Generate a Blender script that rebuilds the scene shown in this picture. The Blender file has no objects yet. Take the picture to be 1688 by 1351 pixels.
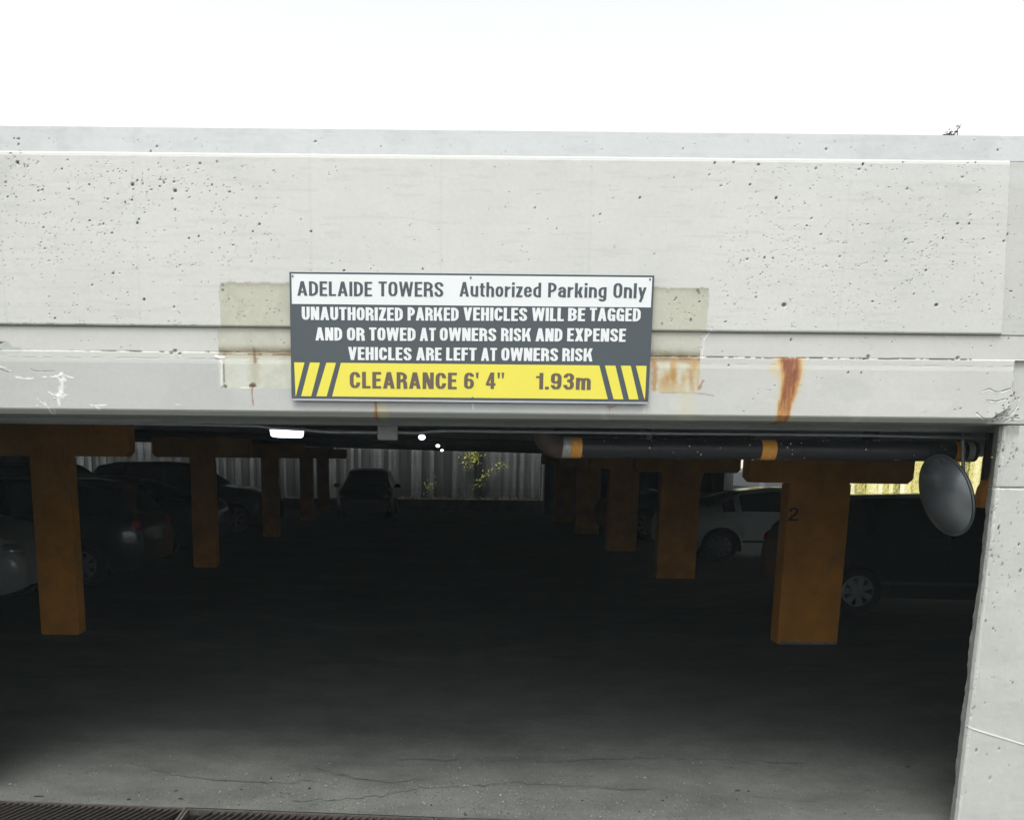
import bpy, bmesh, math, random
import numpy as np
from mathutils import Vector, Matrix
random.seed(7)
rng = np.random.default_rng(11)
S = bpy.context.scene
C = S.collection

# ---------------------------------------------------------------- camera
FPX, CPX, CPY, EYE = 1500.0, 720.0, 1026.0, 1.79        # focal length / optical centre in photo pixels, eye height
W, H = 1688.0, 1351.0
PITCH = math.atan((CPY - 757.0) / FPX)
ROLL = 0.010
F = Vector((0, math.cos(PITCH), -math.sin(PITCH)))
U0 = Vector((0, math.sin(PITCH), math.cos(PITCH)))
R0 = Vector((1, 0, 0))
R = R0 * math.cos(ROLL) + U0 * math.sin(ROLL)
U = -R0 * math.sin(ROLL) + U0 * math.cos(ROLL)
cd = bpy.data.cameras.new('camera')
cam = bpy.data.objects.new('camera', cd)
C.objects.link(cam)
m = Matrix.Identity(4)
for i in range(3):
    m[i][0], m[i][1], m[i][2] = R[i], U[i], -F[i]
m[2][3] = EYE
cam.matrix_world = m
cd.sensor_fit = 'HORIZONTAL'
cd.sensor_width = 36
cd.lens = FPX / W * 36
cd.shift_x = (W / 2 - CPX) / W
cd.shift_y = (CPY - H / 2) / W
cd.clip_start = 0.05
cd.clip_end = 800
S.camera = cam

# ---------------------------------------------------------------- light
wd = bpy.data.worlds.new('World')
S.world = wd
wd.use_nodes = True
nt = wd.node_tree
bg = nt.nodes['Background']
sky = nt.nodes.new('ShaderNodeTexSky')
sky.sky_type = 'NISHITA'
sky.sun_disc = False
SUN_EL, SUN_AZ = 70.0, 203.0          # azimuth clockwise from +Y
sky.sun_elevation = math.radians(SUN_EL)
sky.sun_rotation = math.radians(SUN_AZ)
sky.dust_density = 4.0
sky.ozone_density = 1.0
hs = nt.nodes.new('ShaderNodeHueSaturation')   # overcast: the cloud layer takes the blue out
hs.inputs['Saturation'].default_value = 0.10
nt.links.new(sky.outputs[0], hs.inputs['Color'])
nt.links.new(hs.outputs[0], bg.inputs['Color'])
bg.inputs['Strength'].default_value = 0.15
sl = bpy.data.lights.new('sun', 'SUN')
sl.energy = 1.7
sl.angle = math.radians(32)
sl.color = (1.0, 0.97, 0.92)
so = bpy.data.objects.new('sun', sl)
C.objects.link(so)
az, el = math.radians(SUN_AZ), math.radians(SUN_EL)
sd = Vector((math.sin(az) * math.cos(el), math.cos(az) * math.cos(el), math.sin(el)))
so.rotation_euler = sd.to_track_quat('Z', 'Y').to_euler()
so.location = (0, -10, 20)
S.view_settings.view_transform = 'Standard'
S.view_settings.look = 'None'
S.view_settings.gamma = 1
S.view_settings.use_curve_mapping = False
S.view_settings.exposure = 1.1

# ---------------------------------------------------------------- helpers
def ray(x, y):
    return F + R * ((x - CPX) / FPX) - U * ((y - CPY) / FPX)
def un(x, y, Y):            # photo pixel -> point on the vertical plane at depth Y
    d = ray(x, y)
    p = d * (Y / d.y)
    return Vector((p.x, Y, p.z + EYE))
def lin(c):
    c = c / 255.0
    return c / 12.92 if c <= 0.04045 else ((c + 0.055) / 1.055) ** 2.4
EW = 1.58                  # how bright a surface of albedo 1 on the front wall shows
def A(r, g, b):
    return (lin(r) / EW, lin(g) / EW, lin(b) / EW)

def tag(o, label=None, cat=None, group=None, kind=None):
    if label: o['label'] = label
    if cat: o['category'] = cat
    if group: o['group'] = group
    if kind: o['kind'] = kind
    return o
def empty(name, loc=(0, 0, 0), rz=0, parent=None):
    o = bpy.data.objects.new(name, None)
    o.empty_display_size = 0.2
    C.objects.link(o)
    o.location = loc
    o.rotation_euler = (0, 0, rz)
    o.parent = parent
    return o
def link_mesh(name, me, mat=None, parent=None):
    o = bpy.data.objects.new(name, me)
    C.objects.link(o)
    if mat is not None and not me.materials:
        me.materials.append(mat)
    o.parent = parent
    return o
def smooth(me, angle=None):
    me.polygons.foreach_set('use_smooth', [True] * len(me.polygons))
    if angle: 
        me.set_sharp_from_angle(angle=math.radians(angle))
class MB:
    """collects shapes, links them as one mesh object"""
    def __init__(s):
        s.b = bmesh.new()
    def box(s, x0, x1, y0, y1, z0, z1, bevel=0, rot=None):
        r = bmesh.ops.create_cube(s.b, size=1)
        c = Vector(((x0 + x1) / 2, (y0 + y1) / 2, (z0 + z1) / 2))
        for v in r['verts']:
            v.co = Vector((v.co.x * (x1 - x0), v.co.y * (y1 - y0), v.co.z * (z1 - z0)))
            if rot is not None: v.co = rot @ v.co
            v.co += c
        if bevel:
            es = list({e for v in r['verts'] for e in v.link_edges})
            bmesh.ops.bevel(s.b, geom=es, offset=bevel, segments=2, affect='EDGES', clamp_overlap=True)
        return s
    def poly(s, pts, y0, y1):       # prism: (x,z) outline between two depths
        a = [s.b.verts.new((x, y0, z)) for x, z in pts]
        b = [s.b.verts.new((x, y1, z)) for x, z in pts]
        n = len(pts)
        s.b.faces.new(a); s.b.faces.new(b[::-1])
        for i in range(n):
            s.b.faces.new((a[i], b[i], b[(i + 1) % n], a[(i + 1) % n]))
        return s
    def tube(s, pts, r, n=12, caps=True):
        pts = [Vector(p) for p in pts]
        rs = r if isinstance(r, (list, tuple)) else [r] * len(pts)
        rings = []
        up = None
        for i, p in enumerate(pts):
            t = (pts[min(i + 1, len(pts) - 1)] - pts[max(i - 1, 0)]).normalized()
            if up is None:
                up = Vector((0, 0, 1)) if abs(t.z) < 0.9 else Vector((1, 0, 0))
            a = t.cross(up).normalized()
            b = a.cross(t).normalized()
            up = b
            rings.append([s.b.verts.new(p + (a * math.cos(2 * math.pi * k / n) + b * math.sin(2 * math.pi * k / n)) * rs[i]) for k in range(n)])
        for i in range(len(rings) - 1):
            for k in range(n):
                s.b.faces.new((rings[i][k], rings[i][(k + 1) % n], rings[i + 1][(k + 1) % n], rings[i + 1][k]))
        if caps:
            s.b.faces.new(rings[0][::-1]); s.b.faces.new(rings[-1])
        return s
    def build(s, name, mat, parent=None, sm=None, noparent_fix=True):
        bmesh.ops.recalc_face_normals(s.b, faces=s.b.faces)
        me = bpy.data.meshes.new(name)
        s.b.to_mesh(me); s.b.free()
        if sm: smooth(me, sm)
        return link_mesh(name, me, mat, parent)

# ---------------------------------------------------------------- materials
def mat_new(name):
    m = bpy.data.materials.new(name)
    m.use_nodes = True
    return m, m.node_tree, m.node_tree.nodes['Principled BSDF']
def N(nt, t, **kw):
    n = nt.nodes.new(t)
    for k, v in kw.items():
        if k in n.inputs: n.inputs[k].default_value = v
        else: setattr(n, k, v)
    return n
def simple(name, col, rough=0.6, metal=0.0, var=0.25, scale=6.0, bump=0.0, bscale=60.0, coat=0.0, spec=0.5, obj_var=0.0):
    m, nt, p = mat_new(name)
    tc = N(nt, 'ShaderNodeTexCoord')
    no = N(nt, 'ShaderNodeTexNoise', Scale=scale, Detail=6.0, Roughness=0.65)
    nt.links.new(tc.outputs['Object'], no.inputs['Vector'])
    mr = N(nt, 'ShaderNodeMapRange')
    mr.inputs['From Min'].default_value = 0.3; mr.inputs['From Max'].default_value = 0.7
    mr.inputs['To Min'].default_value = 1 - var; mr.inputs['To Max'].default_value = 1 + var
    nt.links.new(no.outputs['Fac'], mr.inputs['Value'])
    vm = N(nt, 'ShaderNodeVectorMath', operation='SCALE')
    vm.inputs[0].default_value = col[:3]
    last = mr.outputs[0]
    if obj_var:
        oi = N(nt, 'ShaderNodeObjectInfo')
        m2 = N(nt, 'ShaderNodeMapRange')
        m2.inputs['To Min'].default_value = 1 - obj_var; m2.inputs['To Max'].default_value = 1 + obj_var
        nt.links.new(oi.outputs['Random'], m2.inputs['Value'])
        mu = N(nt, 'ShaderNodeMath', operation='MULTIPLY')
        nt.links.new(last, mu.inputs[0]); nt.links.new(m2.outputs[0], mu.inputs[1])
        last = mu.outputs[0]
    nt.links.new(last, vm.inputs['Scale'])
    nt.links.new(vm.outputs[0], p.inputs['Base Color'])
    p.inputs['Roughness'].default_value = rough
    p.inputs['Metallic'].default_value = metal
    p.inputs['Specular IOR Level'].default_value = spec
    if coat:
        p.inputs['Coat Weight'].default_value = coat
        p.inputs['Coat Roughness'].default_value = 0.06
    if bump:
        n2 = N(nt, 'ShaderNodeTexNoise', Scale=bscale, Detail=5.0)
        nt.links.new(tc.outputs['Object'], n2.inputs['Vector'])
        b = N(nt, 'ShaderNodeBump', Strength=bump, Distance=0.01)
        nt.links.new(n2.outputs['Fac'], b.inputs['Height'])
        nt.links.new(b.outputs[0], p.inputs['Normal'])
    return m
def attr_mat(name, rough=0.85, bump=0.25, bscale=120, var=0.05):
    m, nt, p = mat_new(name)
    at = N(nt, 'ShaderNodeAttribute', attribute_name='Col')
    tc = N(nt, 'ShaderNodeTexCoord')
    no = N(nt, 'ShaderNodeTexNoise', Scale=45.0, Detail=8.0, Roughness=0.7)
    nt.links.new(tc.outputs['Object'], no.inputs['Vector'])
    mr = N(nt, 'ShaderNodeMapRange')
    mr.inputs['From Min'].default_value = 0.3; mr.inputs['From Max'].default_value = 0.7
    mr.inputs['To Min'].default_value = 1 - var; mr.inputs['To Max'].default_value = 1 + var
    nt.links.new(no.outputs['Fac'], mr.inputs['Value'])
    vm = N(nt, 'ShaderNodeVectorMath', operation='SCALE')
    nt.links.new(at.outputs['Color'], vm.inputs[0]); nt.links.new(mr.outputs[0], vm.inputs['Scale'])
    nt.links.new(vm.outputs[0], p.inputs['Base Color'])
    p.inputs['Roughness'].default_value = rough
    p.inputs['Specular IOR Level'].default_value = 0.3
    n2 = N(nt, 'ShaderNodeTexNoise', Scale=bscale, Detail=6.0)
    nt.links.new(tc.outputs['Object'], n2.inputs['Vector'])
    b = N(nt, 'ShaderNodeBump', Strength=bump, Distance=0.004)
    nt.links.new(n2.outputs['Fac'], b.inputs['Height'])
    nt.links.new(b.outputs[0], p.inputs['Normal'])
    return m
M = {}
M['wallpaint'] = attr_mat('painted_concrete', bump=0.12, var=0.035)
M['conc'] = simple('grimy_concrete', (0.24, 0.26, 0.26), 0.9, var=0.30, scale=1.5, bump=0.3, bscale=25)
M['orange'] = simple('orange_paint', (0.56, 0.235, 0.014), 0.55, var=0.28, scale=3, bump=0.15, bscale=30)
def chipped(m):          # scrapes down to the grey undercoat and soft grime over the paint
    nt = m.node_tree; p = nt.nodes['Principled BSDF']
    src = p.inputs['Base Color'].links[0].from_socket
    tc = N(nt, 'ShaderNodeTexCoord')
    for sc, st_, lo, hi, col, amt in ((9.0, (1, 1, .35), .60, .75, (0.10, 0.07, 0.04, 1), .55), (26.0, (.6, .6, 1.4), .695, .715, (0.22, 0.21, 0.19, 1), .75)):
        mp = N(nt, 'ShaderNodeMapping'); mp.inputs['Scale'].default_value = st_
        nt.links.new(tc.outputs['Object'], mp.inputs['Vector'])
        no = N(nt, 'ShaderNodeTexNoise', Scale=sc, Detail=7.0, Roughness=0.7)
        nt.links.new(mp.outputs[0], no.inputs['Vector'])
        mr = N(nt, 'ShaderNodeMapRange')
        for k_, v_ in zip(('From Min', 'From Max', 'To Min', 'To Max'), (lo, hi, 0, amt)): mr.inputs[k_].default_value = v_
        nt.links.new(no.outputs['Fac'], mr.inputs['Value'])
        mx = N(nt, 'ShaderNodeMix', data_type='RGBA')
        nt.links.new(mr.outputs[0], mx.inputs[0]); nt.links.new(src, mx.inputs[6]); mx.inputs[7].default_value = col
        src = mx.outputs[2]
    nt.links.new(src, p.inputs['Base Color'])
chipped(M['orange'])
M['black'] = simple('black_plastic', (0.022, 0.022, 0.026), 0.45, var=0.3, scale=30)
M['yellow'] = simple('yellow_tape', (0.78, 0.36, 0.05), 0.45, var=0.1, scale=40)
M['silver'] = simple('silver_tape', (0.42, 0.42, 0.38), 0.4, metal=0.2, var=0.35, scale=60)
M['rustsoft'] = simple('brown_steel', (0.055, 0.036, 0.028), 0.7, var=0.3, scale=20, bump=0.2)
M['palepipe'] = simple('pale_pipe', (0.45, 0.48, 0.47), 0.5, var=0.1)
M['galv'] = simple('galvanised_steel', (0.30, 0.32, 0.33), 0.5, metal=0.5, var=0.15, scale=30)
M['greybox'] = simple('grey_enamel', (0.28, 0.30, 0.29), 0.5, var=0.08, scale=20)
M['mirror'] = simple('dusty_mirror', (0.50, 0.54, 0.58), 0.26, metal=0.86, var=0.12, scale=9)
M['rim'] = simple('mirror_rim', (0.11, 0.12, 0.125), 0.5, var=0.1)
M['grate'] = simple('rusty_grate', (0.046, 0.039, 0.034), 0.75, metal=0.1, var=0.35, scale=25, bump=0.3, bscale=120)
M['trench'] = simple('trench_dirt', (0.012, 0.018, 0.016), 0.95, var=0.4, scale=20)
M['fence'] = simple('weathered_fence_wood', (0.045, 0.050, 0.050), 0.9, var=0.45, scale=5, bump=0.3, bscale=30, obj_var=0.85)
M['bark_bed'] = simple('planting_soil', (0.05, 0.045, 0.035), 0.95, var=0.4, scale=8, bump=0.5)
M['kerb'] = simple('kerb_concrete', (0.18, 0.18, 0.17), 0.9, var=0.25, scale=4, bump=0.2)
M['leaf'] = simple('ivy_leaf', (0.33, 0.34, 0.05), 0.6, var=0.4, scale=3, obj_var=0.1)
M['deadleaf'] = simple('dead_leaf', (0.25, 0.19, 0.11), 0.8, var=0.5, scale=5)
M['twig'] = simple('dry_twig', (0.045, 0.04, 0.035), 0.9, var=0.4, scale=20)
M['ink'] = simple('slate_ink', (lin(76) / 1.62, lin(87) / 1.62, lin(93) / 1.62), 0.55, var=0.03, scale=4)
M['white'] = simple('white_sign_face', (0.60, 0.63, 0.63), 0.4, var=0.02, scale=4)
M['signyel'] = simple('yellow_sign_face', (0.615, 0.555, 0.062), 0.4, var=0.02, scale=4)
M['brownink'] = simple('dark_ink', (0.095, 0.070, 0.048), 0.55, var=0.05, scale=8)
M['alu'] = simple('aluminium_edge', (0.55, 0.57, 0.60), 0.35, metal=0.8, var=0.05)
M['screw'] = simple('screw_head', (0.12, 0.13, 0.14), 0.5, metal=0.6, var=0.1)
M['tyre'] = simple('tyre_rubber', (0.018, 0.018, 0.02), 0.85, var=0.2, scale=20)
M['alloy'] = simple('silver_hubcap', (0.50, 0.52, 0.53), 0.4, metal=0.3, var=0.08, scale=10)
M['glass'] = simple('car_glass', (0.012, 0.016, 0.018), 0.06, var=0.1, spec=0.7)
M['chrome'] = simple('chrome', (0.6, 0.62, 0.64), 0.18, metal=1.0, var=0.03)
M['lens'] = simple('headlight_lens', (0.42, 0.45, 0.47), 0.12, metal=0.5, var=0.2, scale=25)
M['redlens'] = simple('taillight_lens', (0.35, 0.015, 0.02), 0.2, var=0.1)
M['paint_white'] = simple('white_car_paint', (0.50, 0.53, 0.53), 0.35, var=0.05, coat=0.6)
M['paint_black'] = simple('black_car_paint', (0.014, 0.016, 0.022), 0.30, var=0.1, coat=0.8)
M['paint_blue'] = simple('dark_blue_car_paint', (0.014, 0.02, 0.034), 0.30, var=0.1, coat=0.8)
M['paint_grey'] = simple('grey_car_paint', (0.05, 0.055, 0.06), 0.32, var=0.1, coat=0.7)
M['numink'] = simple('stencil_ink', (0.035, 0.022, 0.012), 0.7, var=0.2, scale=30)
M['darkstone'] = simple('dark_grit', (0.022, 0.022, 0.02), 0.9, var=0.4, scale=14)
M['stone'] = simple('pebbles', (0.15, 0.15, 0.14), 0.9, var=0.7, scale=14)

def lamp_mat():
    m, nt, p = mat_new('lit_diffuser')
    p.inputs['Base Color'].default_value = (0.8, 0.8, 0.8, 1)
    tc = N(nt, 'ShaderNodeTexCoord')
    no = N(nt, 'ShaderNodeTexNoise', Scale=60.0, Detail=3.0)
    nt.links.new(tc.outputs['Object'], no.inputs['Vector'])
    mr = N(nt, 'ShaderNodeMapRange')
    mr.inputs['To Min'].default_value = 1.3; mr.inputs['To Max'].default_value = 2.0
    nt.links.new(no.outputs['Fac'], mr.inputs['Value'])
    nt.links.new(mr.outputs[0], p.inputs['Emission Strength'])
    p.inputs['Emission Color'].default_value = (0.93, 0.95, 1.0, 1)
    return m
M['lamp'] = lamp_mat()

def lichen_fence_mat():
    m, nt, p = mat_new('pale_fence_wood')
    tc = N(nt, 'ShaderNodeTexCoord')
    oi = N(nt, 'ShaderNodeObjectInfo')
    no = N(nt, 'ShaderNodeTexNoise', Scale=22.0, Detail=6.0, Roughness=0.75)
    mp = N(nt, 'ShaderNodeMapping'); mp.inputs['Scale'].default_value = (1, 1, 0.6)
    nt.links.new(tc.outputs['Object'], mp.inputs['Vector'])
    nt.links.new(mp.outputs[0], no.inputs['Vector'])
    ad = N(nt, 'ShaderNodeMath', operation='ADD')
    m2 = N(nt, 'ShaderNodeMapRange'); m2.inputs['To Min'].default_value = -0.16; m2.inputs['To Max'].default_value = 0.16
    nt.links.new(oi.outputs['Random'], m2.inputs['Value'])
    nt.links.new(no.outputs['Fac'], ad.inputs[0]); nt.links.new(m2.outputs[0], ad.inputs[1])
    cr = N(nt, 'ShaderNodeValToRGB')
    e = cr.color_ramp.elements
    e[0].position = 0.30; e[0].color = (0.10, 0.10, 0.04, 1)
    e[1].position = 0.66; e[1].color = (0.78, 0.76, 0.62, 1)
    x = e.new(0.42); x.color = (0.55, 0.50, 0.14, 1)
    x = e.new(0.52); x.color = (0.68, 0.63, 0.28, 1)
    nt.links.new(ad.outputs[0], cr.inputs['Fac'])
    nt.links.new(cr.outputs['Color'], p.inputs['Base Color'])
    p.inputs['Roughness'].default_value = 0.9
    return m
M['palefence'] = lichen_fence_mat()

def floor_mat(name, base, speck=0.6):
    m, nt, p = mat_new(name)
    tc = N(nt, 'ShaderNodeTexCoord')
    def noise(scale, detail, rough=0.6, sx=1, sy=1):
        mp = N(nt, 'ShaderNodeMapping'); mp.inputs['Scale'].default_value = (sx, sy, 1)
        nt.links.new(tc.outputs['Object'], mp.inputs['Vector'])
        n = N(nt, 'ShaderNodeTexNoise', Scale=scale, Detail=detail, Roughness=rough)
        nt.links.new(mp.outputs[0], n.inputs['Vector'])
        return n.outputs['Fac']
    def rng_(v, a, b, c, d):
        n = N(nt, 'ShaderNodeMapRange')
        for k, q in zip(('From Min', 'From Max', 'To Min', 'To Max'), (a, b, c, d)): n.inputs[k].default_value = q
        nt.links.new(v, n.inputs['Value']); return n.outputs[0]
    def mul(a, b):
        n = N(nt, 'ShaderNodeMath', operation='MULTIPLY')
        nt.links.new(a, n.inputs[0]); nt.links.new(b, n.inputs[1]); return n.outputs[0]
    big = rng_(noise(0.8, 5, 0.6, 0.8, 1.2), 0.3, 0.7, 0.8, 1.2)
    mid = rng_(noise(3, 9, 0.78, 0.9, 1.3), 0.3, 0.7, 0.72, 1.28)
    fine = rng_(noise(160, 3, 0.6), 0.35, 0.65, 0.75, 1.3)
    st = rng_(noise(2.2, 4, 0.5, 0.35, 1.8), 0.58, 0.72, 1.0, 0.8)     # tyre-dark smears across the drive
    v = mul(mul(big, mid), mul(fine, st))
    vm = N(nt, 'ShaderNodeVectorMath', operation='SCALE')
    vm.inputs[0].default_value = base
    nt.links.new(v, vm.inputs['Scale'])
    vor = N(nt, 'ShaderNodeTexVoronoi', Scale=55.0, Randomness=1.0)
    nt.links.new(tc.outputs['Object'], vor.inputs['Vector'])
    sm = rng_(vor.outputs['Distance'], 0.10, 0.22, 1.0, 0.0)
    sp = N(nt, 'ShaderNodeSeparateColor'); nt.links.new(vor.outputs['Color'], sp.inputs[0])
    pick = rng_(sp.outputs[0], 0.90, 0.93, 0.0, speck)
    mix = N(nt, 'ShaderNodeMix', data_type='RGBA')
    nt.links.new(mul(sm, pick), mix.inputs[0])
    nt.links.new(vm.outputs[0], mix.inputs[6])
    mix.inputs[7].default_value = (0.20, 0.21, 0.19, 1)
    pick2 = rng_(sp.outputs[1], 0.80, 0.84, 0.0, speck)
    mix2 = N(nt, 'ShaderNodeMix', data_type='RGBA')
    nt.links.new(mul(sm, pick2), mix2.inputs[0])
    nt.links.new(mix.outputs[2], mix2.inputs[6])
    mix2.inputs[7].default_value = (0.02, 0.02, 0.02, 1)
    nt.links.new(mix2.outputs[2], p.inputs['Base Color'])
    p.inputs['Roughness'].default_value = 0.93
    p.inputs['Specular IOR Level'].default_value = 0.2
    b = N(nt, 'ShaderNodeBump', Strength=0.5, Distance=0.006)
    nt.links.new(noise(90, 6, 0.7), b.inputs['Height'])
    nt.links.new(b.outputs[0], p.inputs['Normal'])
    return m
M['floor'] = floor_mat('worn_garage_floor', (0.0685, 0.0725, 0.0665))
M['asphalt'] = floor_mat('asphalt', (0.07, 0.07, 0.068))

# ---------------------------------------------------------------- numpy noise
def vnoise(x, y, seed=0):
    r = np.random.default_rng(seed)
    L = r.random((256, 256)).astype(np.float32)
    xi = np.floor(x).astype(int); yi = np.floor(y).astype(int)
    fx = x - xi; fy = y - yi
    fx = fx * fx * (3 - 2 * fx); fy = fy * fy * (3 - 2 * fy)
    a = L[xi & 255, yi & 255]; b = L[(xi + 1) & 255, yi & 255]
    c = L[xi & 255, (yi + 1) & 255]; d = L[(xi + 1) & 255, (yi + 1) & 255]
    return (a * (1 - fx) + b * fx) * (1 - fy) + (c * (1 - fx) + d * fx) * fy
def fbm(x, y, seed=0, o=5, g=0.55):
    s = 0; a = 1; t = 0
    for i in range(o):
        s = s + a * vnoise(x * 2 ** i + 17.3 * i, y * 2 ** i + 5.1 * i, seed + i); t += a; a *= g
    return s / t
def sstep(a, b, x):
    t = np.clip((x - a) / (b - a), 0, 1)
    return t * t * (3 - 2 * t)

class Sheet:
    """a fine grid of a wall face, painted and dented point by point"""
    def __init__(s, X, Z, Y):
        s.X, s.Z, s.Y = X, Z, Y                   # 2-D arrays; Y = depth, smaller is nearer the street
        s.col = np.zeros(X.shape + (3,), np.float32)
        s.dep = np.zeros(X.shape, np.float32)     # pushed into the wall (+)
        s.rx, s.rz = X, Z                         # coordinates used for stamping
    def mix(s, a, c):
        a = np.clip(a, 0, 1)[..., None]
        s.col = s.col * (1 - a) + np.array(c, np.float32) * a
    def stroke(s, pts, w, c, alpha=1.0, dep=0.0, jit=0.0, soft=0.5, seed=3):
        pts = [np.array(p, float) for p in pts]
        x0 = min(p[0] for p in pts) - 3 * w; x1 = max(p[0] for p in pts) + 3 * w
        z0 = min(p[1] for p in pts) - 3 * w; z1 = max(p[1] for p in pts) + 3 * w
        k = (s.rx > x0) & (s.rx < x1) & (s.rz > z0) & (s.rz < z1)
        if not k.any(): return
        x, z = s.rx[k], s.rz[k]
        d = np.full(x.shape, 9.0)
        for a, b in zip(pts[:-1], pts[1:]):
            ab = b - a; L2 = max(ab @ ab, 1e-9)
            t = np.clip(((x - a[0]) * ab[0] + (z - a[1]) * ab[1]) / L2, 0, 1)
            d = np.minimum(d, np.hypot(x - a[0] - t * ab[0], z - a[1] - t * ab[1]))
        ww = w * (1 + jit * 2 * (fbm(x * 60, z * 60, seed, 3) - 0.5))
        m_ = (1 - sstep(ww * (1 - soft), ww * (1 + soft), d)) * alpha
        if c is not None:
            s.col[k] = s.col[k] * (1 - m_[:, None]) + np.array(c, np.float32) * m_[:, None]
        s.dep[k] += dep * m_
    def pit(s, x, z, r, dark, c):
        k = (np.abs(s.rx[0] - x) < 2 * r + 0.006)
        ii = np.nonzero(k)[0]
        jj = np.nonzero(np.abs(s.rz[:, len(s.rx[0]) // 2] - z) < 2 * r + 0.006)[0]
        if len(ii) == 0 or len(jj) == 0: return
        sl_ = np.ix_(jj, ii)
        d = np.hypot((s.rx[sl_] - x) * random.uniform(0.8, 1.3), (s.rz[sl_] - z) * random.uniform(0.8, 1.3))
        m_ = (1 - sstep(r * 0.6, r * 1.1 + 0.0022, d))
        s.col[sl_] = s.col[sl_] * (1 - (m_ * dark)[..., None]) + np.array(c, np.float32) * (m_ * dark)[..., None]
        s.dep[sl_] += m_ * min(r * 0.9, 0.006)
    def build(s, name, mat, parent):
        n, k = s.X.shape
        co = np.stack([s.X, s.Y + s.dep, s.Z], -1).astype(np.float32).reshape(-1)
        idx = np.arange(n * k).reshape(n, k)
        q = np.stack([idx[:-1, :-1], idx[:-1, 1:], idx[1:, 1:], idx[1:, :-1]], -1).reshape(-1, 4)
        q = q[:, ::-1]
        me = bpy.data.meshes.new(name)
        me.vertices.add(n * k); me.vertices.foreach_set('co', co)
        me.loops.add(q.size); me.loops.foreach_set('vertex_index', q.reshape(-1).astype(np.int32))
        me.polygons.add(len(q))
        me.polygons.foreach_set('loop_start', (np.arange(len(q)) * 4).astype(np.int32))
        me.polygons.foreach_set('loop_total', np.full(len(q), 4, np.int32))
        me.update(calc_edges=True)
        at = me.color_attributes.new('Col', 'FLOAT_COLOR', 'POINT')
        c4 = np.concatenate([s.col, np.ones(s.X.shape + (1,), np.float32)], -1).reshape(-1).astype(np.float32)
        at.data.foreach_set('color', c4)
        me.polygons.foreach_set('use_smooth', [False] * len(q))
        me.validate()
        return link_mesh(name, me, mat, parent)

YW = 4.6
# ---------------------------------------------------------------- ground and floor (the setting)
XL, XR = -4.3, 2.81
def drain_y(x):             # line of the drain across the entrance
    return 4.570 - 0.004 * x
def ground_z(x, y):               # the apron falls towards the right-hand pillar and levels out inside
    t = min(1.0, max(0.0, (6.8 - y) / 2.2)); t = t * t * (3 - 2 * t)
    return -0.0285 * min(max(0.0, x + 2.6), 5.41) * t
def patchwork(name, cells, mat):
    bm = bmesh.new()
    for x0, x1, y0, y1 in cells:
        f0 = y0 if callable(y0) else (lambda x, v=y0: v); f1 = y1 if callable(y1) else (lambda x, v=y1: v)
        bm.faces.new([bm.verts.new((x, y, ground_z(x, y))) for x, y in ((x0, f0(x0)), (x1, f0(x1)), (x1, f1(x1)), (x0, f1(x0)))])
    bmesh.ops.remove_doubles(bm, verts=bm.verts, dist=1e-5)
    me = bpy.data.meshes.new(name); bm.to_mesh(me); bm.free()
    return link_mesh(name, me, mat)
def sheet(name, pts, z, mat):
    me = bpy.data.meshes.new(name)
    me.from_pydata([(x, y, z) for x, y in pts], [], [tuple(range(len(pts)))])
    return link_mesh(name, me, mat)
xb = [-40, XL, -2.6, -1.2, 0.2, 1.5, XR, 16]
yb_ = [4.66 + i * .214 for i in range(11)] + [60]
cells = [(x0, x1, y0, y1) for x0, x1 in zip(xb[:-1], xb[1:]) for y0, y1 in zip(yb_[:-1], yb_[1:])]
cells += [(x0, x1, drain_y, 4.66) for x0, x1 in zip(xb[1:-2], xb[2:-1])]
tag(patchwork('garage_floor', cells, M['floor']), kind='structure')
outer = lambda x: drain_y(x) - .60
cells = [(x0, x1, -130, outer) for x0, x1 in ((XL, -2.6), (-2.6, XR))] + [(-130, XL, -130, 4.66), (XR, 130, -130, 4.66)]
tag(patchwork('driveway', cells, M['asphalt']), kind='structure')
tag(sheet('ground', [(-140, -140), (140, -140), (140, 140), (-140, 140)], -0.36, M['asphalt']), kind='structure')
mb = MB()
b = mb.b
def quad(bm, *p):
    bm.faces.new([bm.verts.new(q) for q in p])
for x0, x1 in ((XL, -2.6), (-2.6, XR)):
    P4 = [(x0, drain_y(x0)), (x1, drain_y(x1)), (x1, outer(x1)), (x0, outer(x0))]
    lo = [(x, y, ground_z(x, y) - .16) for x, y in P4]; hi = [(x, y, ground_z(x, y)) for x, y in P4]
    quad(b, *lo); quad(b, hi[0], hi[1], lo[1], lo[0]); quad(b, hi[3], hi[2], lo[2], lo[3])
    quad(b, hi[0], hi[3], lo[3], lo[0]) if x0 == XL else quad(b, hi[1], hi[2], lo[2], lo[1])
tag(mb.build('drain_trench', M['trench']), kind='structure')

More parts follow.
